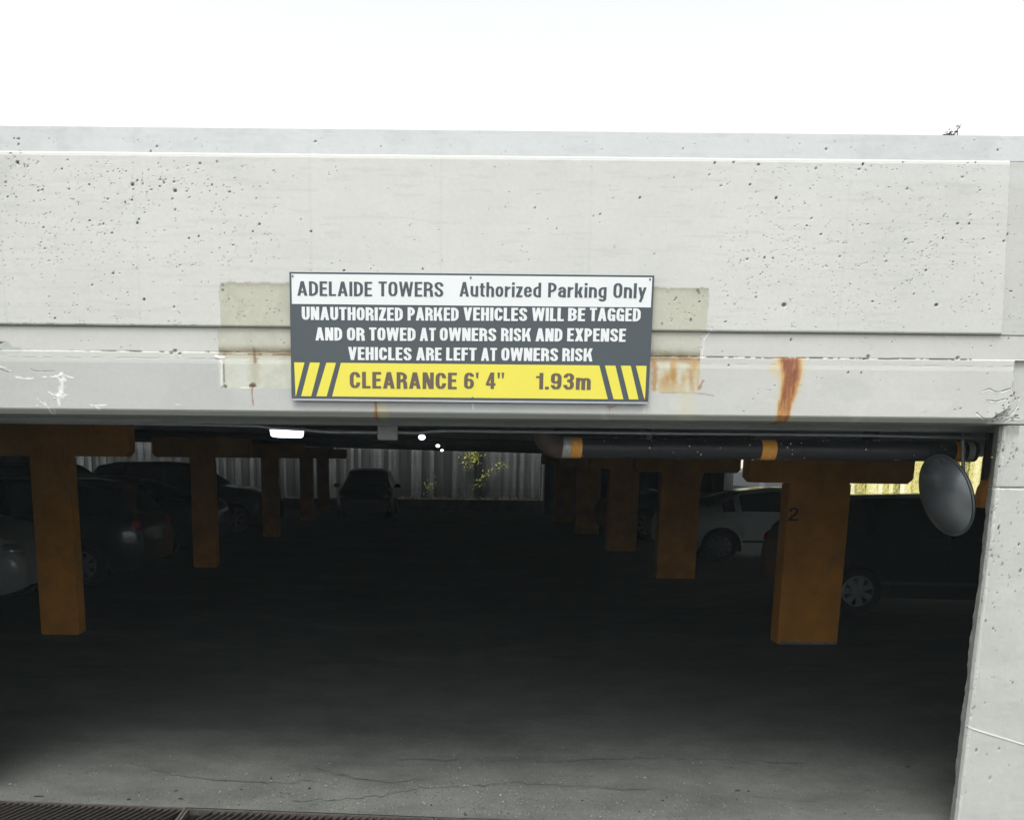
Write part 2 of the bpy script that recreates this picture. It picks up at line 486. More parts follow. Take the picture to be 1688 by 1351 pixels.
# cracks in the floor: narrow irregular seams of dark filler lying on it
def fl(x, y, z=0.0):
    d = ray(x, y); g = 0.0
    for _ in range(6):
        p = d * ((z + g - EYE) / d.z); g = ground_z(p.x, p.y)
    return Vector((p.x, p.y, z + g))
def seam(pix, w, parent):
    mb = MB()
    pts = [fl(x, y) for x, y in pix]
    fine = []
    for a, c in zip(pts[:-1], pts[1:]):
        n = max(2, int((c - a).length / 0.035))
        for i in range(n):
            q = a.lerp(c, i / n)
            fine.append(q + Vector((random.gauss(0, .014), random.gauss(0, .012), 0)))
    fine.append(pts[-1])
    prev = None
    for i, q in enumerate(fine):
        t = (fine[min(i + 1, len(fine) - 1)] - fine[max(i - 1, 0)]).normalized()
        nrm = Vector((-t.y, t.x, 0)) * w * random.choice((random.uniform(0.15, 1.0), random.uniform(.8, 2.2)))
        cur = (mb.b.verts.new(q + nrm + Vector((0, 0, .004))), mb.b.verts.new(q - nrm + Vector((0, 0, .004))))
        if prev: mb.b.faces.new((prev[0], prev[1], cur[1], cur[0]))
        prev = cur
    return mb.build('floor_crack', M['crack'], parent)
M['crack'] = simple('crack_dirt', (0.052, 0.054, 0.050), 0.95, var=0.5, scale=14)
floor_o = bpy.data.objects['garage_floor']
seam([(1268, 1090), (1315, 1120), (1345, 1150), (1385, 1170), (1440, 1178), (1478, 1198), (1484, 1214), (1470, 1228), (1480, 1245), (1500, 1263)], 0.006, floor_o)
seam([(180, 1255), (240, 1262), (285, 1276), (350, 1285), (440, 1290), (520, 1288)], 0.004, floor_o)
seam([(470, 1262), (530, 1268), (590, 1282), (640, 1290), (700, 1284)], 0.006, floor_o)
seam([(480, 1320), (560, 1318), (640, 1311), (680, 1300), (760, 1296), (850, 1290), (960, 1296), (1080, 1302)], 0.004, floor_o)
seam([(640, 1250), (700, 1252), (780, 1251), (900, 1256), (1050, 1249), (1180, 1252), (1330, 1258)], 0.004, floor_o)
seam([(1240, 1310), (1300, 1316), (1345, 1322)], 0.003, floor_o)

# ---------------------------------------------------------------- the parking garage
garage = empty('parking_garage', (0, YW, 0))
tag(garage, 'low concrete parking garage with white painted parapet above a wide dark entrance', 'parking garage')
def G(o):
    o.parent = garage
    o.matrix_parent_inverse = Matrix.Translation((0, -YW, 0))
    return o

# --- front wall and beam
prof = [(0.25, 3.02), (0.25, 3.312), (0.045, 3.316), (0.018, 3.312), (0.0045, 3.198), (-0.002, 3.1905), (-0.004, 3.180), (-0.004, 2.422), (-0.002, 2.416), (0.012, 2.411),
        (0.009, 2.402), (0.007, 2.2965), (0.0035, 2.290), (0.001, 2.266), (-0.002, 2.240), (-0.008, 2.020), (-0.004, 2.012), (0.012, 1.993), (0.035, 1.988), (0.25, 1.985), (0.25, 2.25)]
rows = []
for (y0, z0), (y1, z1) in zip(prof[:-1], prof[1:]):
    L = math.hypot(y1 - y0, z1 - z0)
    vis = not (y0 > 0.2 or y1 > 0.2)
    n = max(1, int(round(L / (0.0042 if vis else 0.04))))
    for i in range(n):
        rows.append((y0 + (y1 - y0) * i / n, z0 + (z1 - z0) * i / n))
rows.append(prof[-1])
xs = np.concatenate([np.arange(-12.5, -2.42, 0.12), np.arange(-2.40, 2.96, 0.0042), np.arange(3.0, 11.01, 0.12)])
Xg, Zg = np.meshgrid(xs, np.array([r[1] for r in rows]))
Yg = np.meshgrid(xs, np.array([r[0] for r in rows]))[1].copy()
# the raised panel stops short of the corner
pe = 2.674 + (3.198 - Zg) * 0.072
inpanel = (Zg < 3.1965) & (Zg > 2.413) & (Yg < 0.2)
t = sstep(-0.002, 0.002, Xg - pe)
Yg = np.where(inpanel & (Yg < 0.011), Yg * (1 - t) + 0.0058 * t, Yg)
# the beam stops at the corner pillar, ragged
be = 2.812 + 0.03 * (fbm(Zg * 14, Zg * 0 + 3, 5) - 0.5) - 0.10 * sstep(2.09, 2.0, Zg)
t = sstep(-0.004, 0.004, Xg - be)
inbeam = (Zg < 2.292) & (Yg < 0.2)
Yg = np.where(inbeam & (Yg < 0.02), Yg * (1 - t) + 0.02 * t, Yg)
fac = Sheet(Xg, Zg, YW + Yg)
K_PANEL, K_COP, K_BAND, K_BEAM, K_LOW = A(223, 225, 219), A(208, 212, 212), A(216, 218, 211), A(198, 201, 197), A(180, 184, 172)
big = fbm(Xg * 0.9, Zg * 1.6, 21, 4)
mid = fbm(Xg * 5, Zg * 4, 31, 5)
hor = fbm(Xg * 3.0, Zg * 40, 41, 4)
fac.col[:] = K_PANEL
vis = Yg < 0.2
fac.mix((Zg > 3.193) * 1.0, K_COP)
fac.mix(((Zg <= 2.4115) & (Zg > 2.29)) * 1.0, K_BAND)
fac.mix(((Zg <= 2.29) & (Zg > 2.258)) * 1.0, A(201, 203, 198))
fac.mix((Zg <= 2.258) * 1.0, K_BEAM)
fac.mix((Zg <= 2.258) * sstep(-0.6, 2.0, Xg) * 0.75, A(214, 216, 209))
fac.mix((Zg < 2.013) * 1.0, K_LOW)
fac.mix((Xg > pe + 0.001) * (Zg > 2.29) * (Zg < 3.19) * 1.0, A(212, 214, 208))
sh = 1 + (big - 0.5) * 0.15 + (mid - 0.5) * 0.07 + (hor - 0.5) * 0.04
fac.col *= sh[..., None]
fac.dep += (fbm(Xg * 2.5, Zg * 2.5, 51, 4) - 0.5) * 0.0025 * vis + (fbm(Xg * 30, Zg * 30, 53, 3) - 0.5) * 0.0004 * vis
# faint formwork board marks and trowel lines
for x in (-2.1, -1.45, -0.62, 0.0, 0.71, 1.93):
    fac.mix(np.exp(-((Xg - x - 0.01 * (fbm(Zg * 9, Xg * 0, 8) - 0.5)) / 0.006) ** 2) * 0.10 * (Zg > 2.42), A(170, 176, 170))
k = (fbm(Xg * 6, Zg * 60, 66, 4) > 0.66) & (Zg > 2.42)
fac.mix(k * 0.10, A(160, 165, 160))
# grimy soft stains under the coping
gr = sstep(0.50, 0.72, fbm(Xg * 3.3, Zg * 3.0, 71, 5)) * np.exp(-np.abs(3.10 - Zg) / 0.16) * (sstep(1.1, 1.7, Xg) + sstep(-1.2, -1.9, Xg) * 0.9 + 0.25)
fac.mix(gr * 0.30, A(172, 176, 170))
gr = sstep(0.55, 0.75, fbm(Xg * 9, Zg * 9, 81, 5)) * (Zg > 3.2)
fac.mix(gr * 0.22, A(178, 184, 184))
blu = sstep(0.02, -0.02, np.abs(Zg - 3.13) - 0.035) * sstep(1.55, 1.7, Xg)
fac.mix(blu * 0.35, A(228, 232, 230))
# beam: brushed paint patches
pt = sstep(0.52, 0.60, fbm(Xg * 5, Zg * 7, 91, 4)) * (Zg < 2.10) * (Xg > 0.8)
fac.mix(pt * 0.30, A(224, 226, 219))
pt = sstep(0.50, 0.62, fbm(Xg * 2.5, Zg * 6, 95, 4)) * (Zg < 2.25) * (Zg > 2.013)
fac.mix(pt * 0.18, A(176, 180, 176))
# grey paint-over blob at the left end
pb = [un(x, y, YW) for x, y in ((0, 570), (14, 572))]
fac.stroke([(un(0, 573, YW).x - .1, un(0, 573, YW).z), (un(8, 573, YW).x, un(8, 573, YW).z)], 0.032, A(186, 190, 185), 0.9, 0, 0.3, 0.05)
fac.stroke([(un(8, 580, YW).x, un(8, 577, YW).z), (un(30, 577, YW).x, un(30, 577, YW).z)], 0.016, A(192, 196, 190), 0.9, 0, 0.2, 0.08)

def PX(pts, Y=YW):
    return [tuple(un(x, y, Y)[k] for k in (0, 2)) for x, y in pts]
# groove under the panel, with the overhang's shadow line painted in dark
gz = 2.409 + 0.002 * (fbm(Xg * 30, Xg * 0, 15) - 0.5)
g = np.exp(-((Zg - gz) / 0.0035) ** 2) * (Xg < pe)
fac.mix(g * 0.75, A(120, 124, 112))
g = np.exp(-((Zg - 2.419) / 0.004) ** 2) * (fbm(Xg * 25, Zg * 90, 17, 4) > 0.56) * (Xg < 0)
fac.mix(g * 0.7, A(150, 152, 140))
# lip of the panel, painted darker to tone down the light it catches
g = np.exp(-((Zg - 3.1925) / 0.005) ** 2) * (0.6 + 0.6 * (fbm(Xg * 12, Zg * 0, 19) - 0.3))
fac.mix(((Zg > 3.187) & (Zg < 3.1975) & (Xg < pe)) * .6, A(206, 209, 205))
# chipped ledge at the top of the beam
n1 = fbm(Xg * 10, Zg * 0 + 4, 23, 5); n2 = fbm(Xg * 45, Zg * 30, 27, 4)
lz = 2.2935 + 0.006 * (fbm(Xg * 7, Xg * 0 + 2, 25, 5) - 0.5)
act = sstep(0.42, 0.60, n1) * 0.7 + sstep(0.75, 0.9, Xg) * 0.75 + 0.15
g = np.exp(-((Zg - lz) / 0.0032) ** 2) * np.clip(act, 0, 1) * (0.35 + sstep(0.42, 0.55, n2)) * (Xg < 2.6)
fac.mix(g * 0.85, A(116, 116, 104)); fac.dep += g * 0.0035
g = np.exp(-((Zg - 2.296 - 0.012 * n1) / 0.008) ** 2) * sstep(0.54, 0.62, n2)
fac.mix(g * 0.12, A(228, 230, 224))
g = np.exp(-((Zg - 2.262 - 0.01 * (n1 - 0.5)) / 0.003) ** 2) * sstep(0.50, 0.60, fbm(Xg * 22, Zg * 60, 29, 4))
fac.mix(g * 0.30, A(160, 162, 154)); fac.dep += g * 0.001
for cx, cy, r in ((288, 578, .010), (282, 583, .006), (296, 583, .007), (1425, 592, .006), (1432, 588, .008), (1580, 590, .008), (1572, 594, .005)):
    q = un(cx, cy, YW); fac.pit(q.x, q.z, r, 0.6, A(120, 120, 105))

# the bare rectangle where an older, wider sign used to hang
rx0 = un(365, 555, YW).x; rx1 = un(1164, 555, YW).x
ez = 0.012 * (fbm(Xg * 30, Zg * 0, 33, 5) - 0.5) ; ex = 0.020 * (fbm(Zg * 14, Zg * 0 + 5, 35) - 0.5) + (Zg < 2.41) * 0.018 * np.sign(-Xg)* -1
rect = ((Xg > rx0 + ex + (Zg < 2.41) * 0.0) & (Xg < rx1 + 0.6 * ex * np.sign(-Xg) - (Zg < 2.41) * 0.012) & (Zg < 2.618 + ez - 0.006 * (Xg / 2)) & (Zg > 2.125 + ez)) * 1.0
bare = fbm(Xg * 12, Zg * 12, 37, 5)
fac.mix(rect * 0.92 , A(204, 204, 186))
fac.mix(rect * (Zg < 2.41) * 0.6, A(210, 212, 198))
fac.mix(rect * (Zg < 2.26) * 0.8, A(213, 216, 202))
fac.mix(rect * sstep(0.5, 0.7, bare) * 0.25, A(175, 178, 158))
fac.mix(rect * sstep(0.62, 0.8, fbm(Xg * 60, Zg * 60, 39, 3)) * 0.35, A(222, 224, 208))
edge = rect * np.exp(-np.abs(2.610 + ez - Zg) / 0.012)
fac.mix(edge * 0.45, A(140, 140, 122))
dirt = rect * np.exp(-((Zg - 2.300) / 0.022) ** 2) * (0.5 + bare)
fac.mix(dirt * 0.85, A(132, 124, 98))
rl = rect * np.exp(-((Zg - 2.287) / 0.005) ** 2) * sstep(0.40, 0.55, fbm(Xg * 35, Zg * 20, 43, 4))
fac.mix(rl * 0.9, A(120, 84, 50))
# paint build-up down the left side of the bare patch
fac.stroke(PX([(362, 590), (366, 602), (366, 636)]), 0.006, A(232, 234, 228), 0.95, -0.003, 0.6)
fac.stroke(PX([(369, 600), (370, 630)]), 0.003, A(110, 112, 98), 0.8)
fac.stroke(PX([(356, 588), (368, 590)]), 0.007, A(236, 238, 232), 0.9, -0.003, 0.5)
fac.stroke(PX([(397, 640), (420, 640)]), 0.003, A(236, 238, 226), 0.9, -0.001, 0.8)
# pale wash and drips, left patch
fac.stroke(PX([(400, 606), (402, 632)]), 0.045, A(214, 222, 214), 0.4, 0, 0.6, 0.9)
fac.stroke(PX([(419, 590), (421, 625)]), 0.022, A(178, 168, 140), 0.5, 0, 0.8, 0.9)
fac.stroke(PX([(418, 575), (421, 596)]), 0.007, A(112, 84, 56), 0.7, 0, 0.8, 0.8)
# right patch: orange rust wash
R1 = A(190, 142, 84); R2 = A(206, 187, 140); R3 = A(146, 92, 56)
rr = rect * (Xg > 1.03) * (Zg < 2.292)
rz = fbm(Xg * 20, Zg * 7, 45, 5)
fac.mix(rr * sstep(0.36, 0.58, rz) * 0.75, R2)
fac.mix(rr * sstep(0.52, 0.72, rz) * 0.8 * sstep(2.11, 2.2, Zg), R1)
fac.mix(rr * np.exp(-((Zg - 2.282) / 0.012) ** 2) * 0.6, A(150, 120, 84))
for pt_, w_, c_, a_ in (([(1079, 598), (1079, 640)], .012, R1, .8), ([(1108, 600), (1112, 628)], .012, R1, .55), ([(1138, 612), (1141, 642)], .012, R1, .6), ([(1152, 640), (1158, 628)], .006, R3, .7), ([(1125, 596), (1150, 600)], .010, R1, .5)):
    fac.stroke(PX(pt_), w_, c_, a_, 0, 0.9, 0.8)
fac.stroke(PX([(1090, 648), (1120, 647), (1160, 649), (1176, 652)]), .003, A(150, 130, 100), .5, 0, .9)
fac.stroke(PX([(1130, 652), (1128, 688)]), .040, A(214, 210, 180), .45, 0, .5, .8)
fac.stroke(PX([(1158, 590), (1162, 560), (1172, 545)]), .004, A(236, 238, 232), .8, -.002, .6)
# the strong rust run
cz = un(1300, 600, YW); cb = un(1297, 690, YW)
tt = np.clip((cz.z + 0.03 - Zg) / (cz.z + 0.03 - cb.z), 0, 1)
cxr = cz.x + 0.004 + (cb.x - cz.x - 0.012) * tt + 0.012 * np.sin(tt * 5) + 0.006 * (fbm(Zg * 40, Zg * 0, 46, 3) - .5)
hw = 0.030 * (1 - tt) ** 1.2 + 0.034 + 0.010 * (fbm(Zg * 22, Xg * 5, 47, 4) - 0.5)
d = np.abs(Xg - cxr) / hw
inr = (Zg < 2.296) & (Zg > 1.985) & vis
fac.mix(inr * (1 - sstep(0.8, 1.5, d)) * 0.55, A(222, 194, 132))
fac.mix(inr * (1 - sstep(0.75, 1.05, d)) * 0.9, A(200, 150, 92))
fac.mix(inr * (1 - sstep(0.50, 0.80, d + 0.2 * (fbm(Xg * 60, Zg * 25, 48, 4) - .5))) * sstep(0.95, 0.55, tt) * 0.92, A(154, 100, 72))
fac.mix(inr * (1 - sstep(0.40, 0.75, d)) * sstep(0.35, 0.1, tt) * 0.85, A(142, 94, 76))
fac.mix(inr * (1 - sstep(0.2, 0.5, np.abs(d - 0.3 - 0.15 * np.sin(tt * 9)))) * sstep(0.3, 0.5, tt) * 0.35 * (fbm(Xg * 150, Zg * 60, 49, 3) > .5), A(150, 78, 34))
fac.stroke(PX([(1284, 600), (1272, 608), (1286, 620)]), .016, A(222, 196, 140), .45, 0, .7, .9)
grain = inr * (1 - sstep(0.6, 0.95, d)) * sstep(.50, .66, fbm(Xg * 130, Zg * 18, 149, 4))
fac.mix(grain * 0.45, A(120, 70, 42))
grain = inr * (1 - sstep(0.6, 0.95, d)) * sstep(.55, .70, fbm(Xg * 110, Zg * 30, 159, 4))
fac.mix(grain * 0.4, A(216, 150, 84))
# small drips and dots
for pt_, w_, c_, a_ in (([(416, 636), (416, 652), (418, 668)], .0032, A(168, 108, 60), .8), ([(414, 635), (419, 635)], .009, A(92, 72, 52), .9), ([(371, 636), (373, 637)], .006, A(90, 72, 50), .9),
                        ([(618, 660), (620, 672), (619, 688)], .008, A(204, 146, 76), .85), ([(620, 662), (621, 690)], .003, A(150, 96, 40), .8), ([(630, 662), (632, 686)], .024, A(222, 206, 160), .5),
                        ([(779, 664), (780, 674)], .004, A(240, 242, 238), .9), ([(1062, 664), (1062, 678)], .009, A(232, 234, 228), .6),
                        ([(1000, 670), (1008, 671), (1016, 668)], .003, A(150, 100, 60), .7), ([(1005, 671), (1004, 678)], .002, A(160, 110, 70), .6),
                        ([(367, 470), (368, 470)], .004, A(80, 80, 70), .9), ([(367, 478), (368, 478)], .004, A(80, 80, 70), .9), ([(1150, 478), (1152, 482)], .006, A(90, 90, 80), .8), ([(1138, 526), (1138, 527)], .006, A(80, 78, 66), .9), ([(1091, 533), (1091, 534)], .004, A(90, 88, 76), .9)):
    fac.stroke(PX(pt_), w_, c_, a_, 0, 0.6, 0.5)
# lime scar and cracks on the left of the beam
WH = A(244, 248, 246)
for pt_, w_ in (([(0, 604), (10, 608), (18, 612)], .004), ([(27, 622), (40, 625), (54, 624)], .004), ([(68, 622), (90, 622), (103, 617), (121, 624)], .0035), ([(97, 622), (104, 634), (102, 648)], .013), ([(100, 618), (108, 628)], .010),
                ([(102, 648), (110, 652), (100, 655), (92, 650)], .007), ([(80, 646), (90, 652), (104, 653)], .003), ([(96, 655), (99, 668)], .006), ([(62, 657), (72, 666), (80, 672), (86, 682), (88, 690)], .0035), ([(74, 665), (78, 668)], .006),
                ([(150, 668), (162, 669), (178, 668)], .004), ([(158, 670), (164, 674)], .007), ([(290, 667), (298, 668)], .003)):
    fac.stroke(PX(pt_), w_ * .8, WH, .8, -.0012, 1.6, .7, seed=61)
fac.stroke(PX([(0, 608), (14, 614), (20, 614)]), .002, A(130, 132, 124), .7, .002, .8)
fac.stroke(PX([(50, 608), (58, 612), (90, 612)]), .002, A(168, 172, 164), .7, .002, .8)
for pt_ in ([(1620, 645), (1630, 641), (1640, 646), (1652, 645), (1664, 641)], [(1608, 681), (1616, 687), (1620, 690)], [(1625, 660), (1640, 662), (1656, 658)], [(1640, 690), (1655, 684), (1668, 686), (1680, 672), (1684, 655)], [(1660, 694), (1672, 688), (1684, 690)]):
    fac.stroke(PX(pt_), .0025, A(140, 142, 132), .8, .004, .9, seed=67)
    fac.stroke([(x, z - .004) for x, z in PX(pt_)], .0025, WH, .6, -.002, .9, seed=68)
for i in range(46):
    x = random.uniform(1640, 1686); y = random.uniform(640, 697)
    if x - 1640 + (y - 640) * 0.8 < 30: continue
    q = un(x, y, YW); fac.pit(q.x, q.z, random.uniform(.002, .005), 0.7, A(95, 95, 85))
# blow holes
PD = A(112, 112, 100)
def holes(n, x0, x1, y0, y1, big_p=0.06, foc=None):
    for _ in range(n):
        x, y = random.uniform(x0, x1), random.uniform(y0, y1)
        if foc: x, y = random.gauss(foc[0], foc[2]), random.gauss(foc[1], foc[3])
        q = un(x, y, YW)
        r = random.uniform(.0009, .0026) if random.random() > big_p else random.uniform(.003, .0052)
        fac.pit(q.x, q.z, r, random.uniform(.35, .8), PD if r < .003 else A(92, 92, 82))
        if random.random() < .3:
            fac.pit(q.x + random.gauss(0, .012), q.z + random.gauss(0, .010), r * .7, .5, PD)
holes(420, 0, 460, 268, 440); holes(150, 0, 700, 420, 535, .05); holes(70, 450, 1180, 270, 440, .04); holes(430, 1180, 1650, 275, 520, .05); holes(130, 1150, 1650, 400, 545, .05)
holes(60, 0, 1680, 222, 252, .1); holes(50, 0, 1650, 555, 580, .05); holes(40, 0, 0, 0, 0, .1, (28, 268, 22, 10)); holes(60, 0, 0, 0, 0, .1, (215, 300, 60, 22)); holes(60, 0, 0, 0, 0, .05, (1520, 440, 40, 30)); holes(60, 0, 0, 0, 0, .05, (1330, 400, 70, 30))
holes(30, 1100, 1650, 268, 285, .2); holes(20, 1660, 1688, 270, 560); holes(26, 370, 476, 480, 530, .15); holes(20, 1080, 1160, 480, 530, .1); holes(30, 1200, 1640, 600, 680, .05)
for x, y, r in ((29, 268, .008), (13, 325, .005), (112, 264, .004), (148, 305, .005), (219, 305, .007), (227, 298, .005), (289, 315, .008), (264, 308, .006), (218, 330, .005), (248, 249, .005), (358, 267, .005), (350, 305, .005), (379, 317, .005), (428, 370, .006), (417, 382, .005), (227, 368, .006), (187, 451, .006),
                (148, 364, .005), (328, 390, .005), (312, 393, .006), (513, 382, .005), (238, 494, .008), (29, 237, .005), (1178, 269, .006), (1250, 272, .006), (1209, 268, .005), (1422, 271, .006), (1488, 268, .005), (1608, 268, .005), (1422, 271, .006), (1279, 327, .008), (1597, 369, .006), (1578, 369, .006), (1292, 503, .012), (1543, 503, .010), (1506, 485, .005), (1661, 386, .006), (1654, 398, .006), (1554, 393, .006), (1647, 246, .006), (91, 525, .005), (1236, 305, .005), (1260, 425, .006), (1305, 560, .006), (1635, 570, .004)):
    q = un(x, y, YW); fac.pit(q.x, q.z, r * .85, .85, A(84, 85, 76))
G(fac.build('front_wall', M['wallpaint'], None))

# --- corner pillar: one sheet wrapped round the ragged corner
cx_top = un(1652, 800, 4.625).x; cx_bot = un(1632, 1200, 4.625).x
path = [(0.60, 4.80), (0.075, 4.80), (0.060, 4.792), (0.0, 4.655), (0.006, 4.635), (0.028, 4.62), (0.30, 4.62), (0.60, 4.62), (8.2, 4.62)]
pp = []; 
for (x0, y0), (x1, y1) in zip(path[:-1], path[1:]):
    L = math.hypot(x1 - x0, y1 - y0); fine_ = x1 < 0.35
    n = max(1, int(L / (0.004 if fine_ else 0.1)))
    for i in range(n): pp.append((x0 + (x1 - x0) * i / n, y0 + (y1 - y0) * i / n))
pp.append(path[-1])
zr = np.arange(-0.355, 1.990, 0.005)
arc = np.concatenate([[0], np.cumsum([math.hypot(b_[0] - a_[0], b_[1] - a_[1]) for a_, b_ in zip(pp[:-1], pp[1:])])])
PXo, ZZ = np.meshgrid(np.array([p_[0] for p_ in pp]), zr[::-1])
PYo, AR = np.meshgrid(np.array([p_[1] for p_ in pp]), zr)[0], np.meshgrid(arc, zr)[0]
XC = 2.80 + 0.0 * ZZ
wob = (fbm(ZZ * 5, AR * 1, 101, 5) - .5) * 0.020 + (fbm(ZZ * 30, AR * 30, 103, 4) - .5) * 0.008
nearc = np.exp(-((AR - arc[[i for i, p_ in enumerate(pp) if p_[0] <= 0.0001 + 0.0][0]]) / 0.06) ** 2)
back = sstep(4.65, 4.78, PYo)
Xp = XC + PXo + wob * (back + 0.3) + 0.004
Yp = PYo + (fbm(ZZ * 5, AR * 5, 105, 5) - .5) * 0.006
pil = Sheet(Xp, ZZ, Yp)
pil.rx = AR; pil.rz = ZZ
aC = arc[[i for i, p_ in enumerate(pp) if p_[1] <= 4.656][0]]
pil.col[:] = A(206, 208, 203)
pil.mix(sstep(aC + .02, aC - .01, AR) * 1.0, A(190, 192, 186))  # reveal side darker: its shade is put into the colour
n_ = fbm(AR * 6, ZZ * 2.5, 107, 5)
pil.col *= (1 + (n_ - .5) * .16 + (fbm(AR * 30, ZZ * 6, 108, 4) - .5) * .07)[..., None]
st = sstep(.45, .7, fbm(AR * 25, ZZ * 2.2, 109, 5)) * (AR < aC + .02) * sstep(1.1, 1.6, ZZ)
pil.mix(st * .55, A(120, 122, 114))
st = sstep(.40, .7, fbm(AR * 12, ZZ * 6, 110, 5)) * sstep(1.78, 1.98, ZZ) * (AR < aC + .10)
pil.mix(st * .6, A(128, 130, 120))
g1 = np.exp(-((ZZ - 1.678 - .002 * (fbm(AR * 40, ZZ * 0, 111) - .5)) / .004) ** 2)
pil.mix(g1 * .7, A(120, 122, 112)); pil.dep += g1 * .006
pil.mix(np.exp(-((ZZ - 1.669) / .003) ** 2) * .6 * (fbm(AR * 50, ZZ * 3, 112, 3) > .4), A(236, 238, 234))
gz2 = 0.435 - (AR - aC) * .30
g2 = np.exp(-((ZZ - gz2) / .004) ** 2) * (AR > aC - .15)
pil.mix(g2 * .55, A(232, 234, 228)); pil.dep -= g2 * .003
va = aC + .03 + .012 * (fbm(ZZ * 4, ZZ * 0, 113, 4) - .5)
g3 = np.exp(-((AR - va) / .003) ** 2) * (fbm(ZZ * 14, ZZ * 0 + 3, 114, 3) > .40)
pil.mix(g3 * .55, A(234, 236, 232)); pil.dep -= g3 * .002
va = aC - .07 + .02 * (fbm(ZZ * 4, ZZ * 0, 115, 4) - .5)
g3 = np.exp(-((AR - va) / .0035) ** 2) * (fbm(ZZ * 9, ZZ * 0 + 3, 116, 3) > .5) * (ZZ > 1.2)
pil.mix(g3 * .7, A(226, 228, 222))
for i in range(330):
    z = random.choice([random.uniform(0, 1.98), random.uniform(1.0, 1.6), random.gauss(1.86, .07), random.gauss(1.3, .1)])
    a_ = aC + random.gauss(-.03, .05) if random.random() < .7 else aC + random.uniform(0, .3)
    r = random.uniform(.0015, .004) if random.random() > .1 else random.uniform(.004, .007)
    jj = np.abs(zr[::-1] - z) < 3 * r + .006; ii = np.abs(arc - a_) < 3 * r + .006
    if not jj.any() or not ii.any(): continue
    s_ = np.ix_(np.nonzero(jj)[0], np.nonzero(ii)[0])
    d = np.hypot((AR[s_] - a_) * 1.4, (ZZ[s_] - z) * random.uniform(.5, 1))
    m_ = (1 - sstep(r * .6, r * 1.1 + .003, d)) * random.uniform(.4, .85)
    pil.col[s_] = pil.col[s_] * (1 - m_[..., None]) + np.array(A(98, 98, 88)) * m_[..., None]
    pil.dep[s_] += m_ * r
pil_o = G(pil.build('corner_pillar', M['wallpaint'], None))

# --- plain parts of the garage frame
def gbox(name, x0, x1, y0, y1, z0, z1, mat='conc', bevel=0):
    return G(MB().box(x0, x1, y0, y1, z0, z1, bevel).build(name, M[mat]))
def slab(name, x0, x1, y0, y1, th=0.28, s=0.018, base=2.145):
    mb = MB(); vs = []
    for z in (0, th):
        for x, y in ((x0, y0), (x1, y0), (x1, y1), (x0, y1)):
            vs.append(mb.b.verts.new((x, y, base - s * x + z)))
    for f in ((3, 2, 1, 0), (4, 5, 6, 7), (0, 1, 5, 4), (1, 2, 6, 5), (2, 3, 7, 6), (3, 0, 4, 7)):
        mb.b.faces.new([vs[i] for i in f])
    return G(mb.build(name, M['conc']))
slab('deck_slab', -12.4, 6.3, 4.86, 32.5)
slab('deck_slab', 6.305, 10.9, 4.86, 20.0)
gbox('parapet_cap', -12.5, 10.9, 4.852, 4.95, 2.9, 3.30)
gbox('side_wall', -12.6, -12.4, 4.86, 31.2, 0, 2.4)
gbox('end_wall', -12.4, -2.50, 4.66, 4.84, 0, 1.984)
gbox('inner_wall', 3.75, 6.6, 31.0, 31.25, 0, 2.1)
gbox('inner_wall', 6.3, 6.5, 20.3, 31.0, 0, 2.02)
gbox('side_wall', 10.7, 10.88, 4.86, 11.5, 0, 1.93)
gbox('side_wall', 10.7, 10.88, 17.3, 18.2, 0, 1.93)
# underside ribs of the deck
for y in (7.0, 12.2, 18.0, 24.0, 29.6):
    o = gbox('ceiling_beam', -12.4, 6.2, y, y + .3, 2.02, 2.20)
    o.rotation_euler = (0, 0.018, 0); 
    o.location.z = 0.05

# --- yellow columns with their T-shaped heads
def column(x0, x1, y, cap0, cap1, zc, depth=.22, label=None, capd=.20, zt=2.10):
    w = []
    mb = MB(); mb.box(x0, x1, y, y + depth, 0, zc, .012)
    o = G(mb.build('column', M['orange']))
    if label: o['label'] = label
    cp = MB().poly([(cap0 + .05, zc), (cap1 - .05, zc), (cap1, zc + .05), (cap1, zt), (cap0, zt), (cap0, zc + .05)], y + .012, y + .012 + capd).build('column_head', M['orange'], o)
    return o
colL = []
for i, y in enumerate((9.07, 14.93, 20.9, 26.7, 30.6)):
    colL.append(column(-4.02, -3.64, y, -4.62, -3.04, 1.785))
colR = []
for i, (y, zc) in enumerate(((8.95, 1.60), (14.1, 1.63), (18.4, 1.64), (22.7, 1.66), (27.0, 1.68))):
    gbox('column_top', 3.06, 4.58, y + .03, y + .19, 1.9305 if i == 0 else 1.9505, 2.10)
    colR.append(column(3.42, 4.02, y, 3.02, 4.62, zc, zt=1.93 if i == 0 else 1.95, label='yellow column with a black number two' if i == 0 else None))

# bare concrete bits showing at the column feet
def scuff(x0, x1, y, par):
    mb = MB()
    pts = [(x0, .002)]
    n = 16
    for i in range(n + 1):
        pts.append((x0 + (x1 - x0) * i / n, .018 + .022 * random.random()))
    pts.append((x1, .002))
    o = mb.poly(pts, y - .004, y + .004).build('bare_foot', M['kerb'], par)
    return o
scuff(3.435, 4.005, 8.95, colR[0])

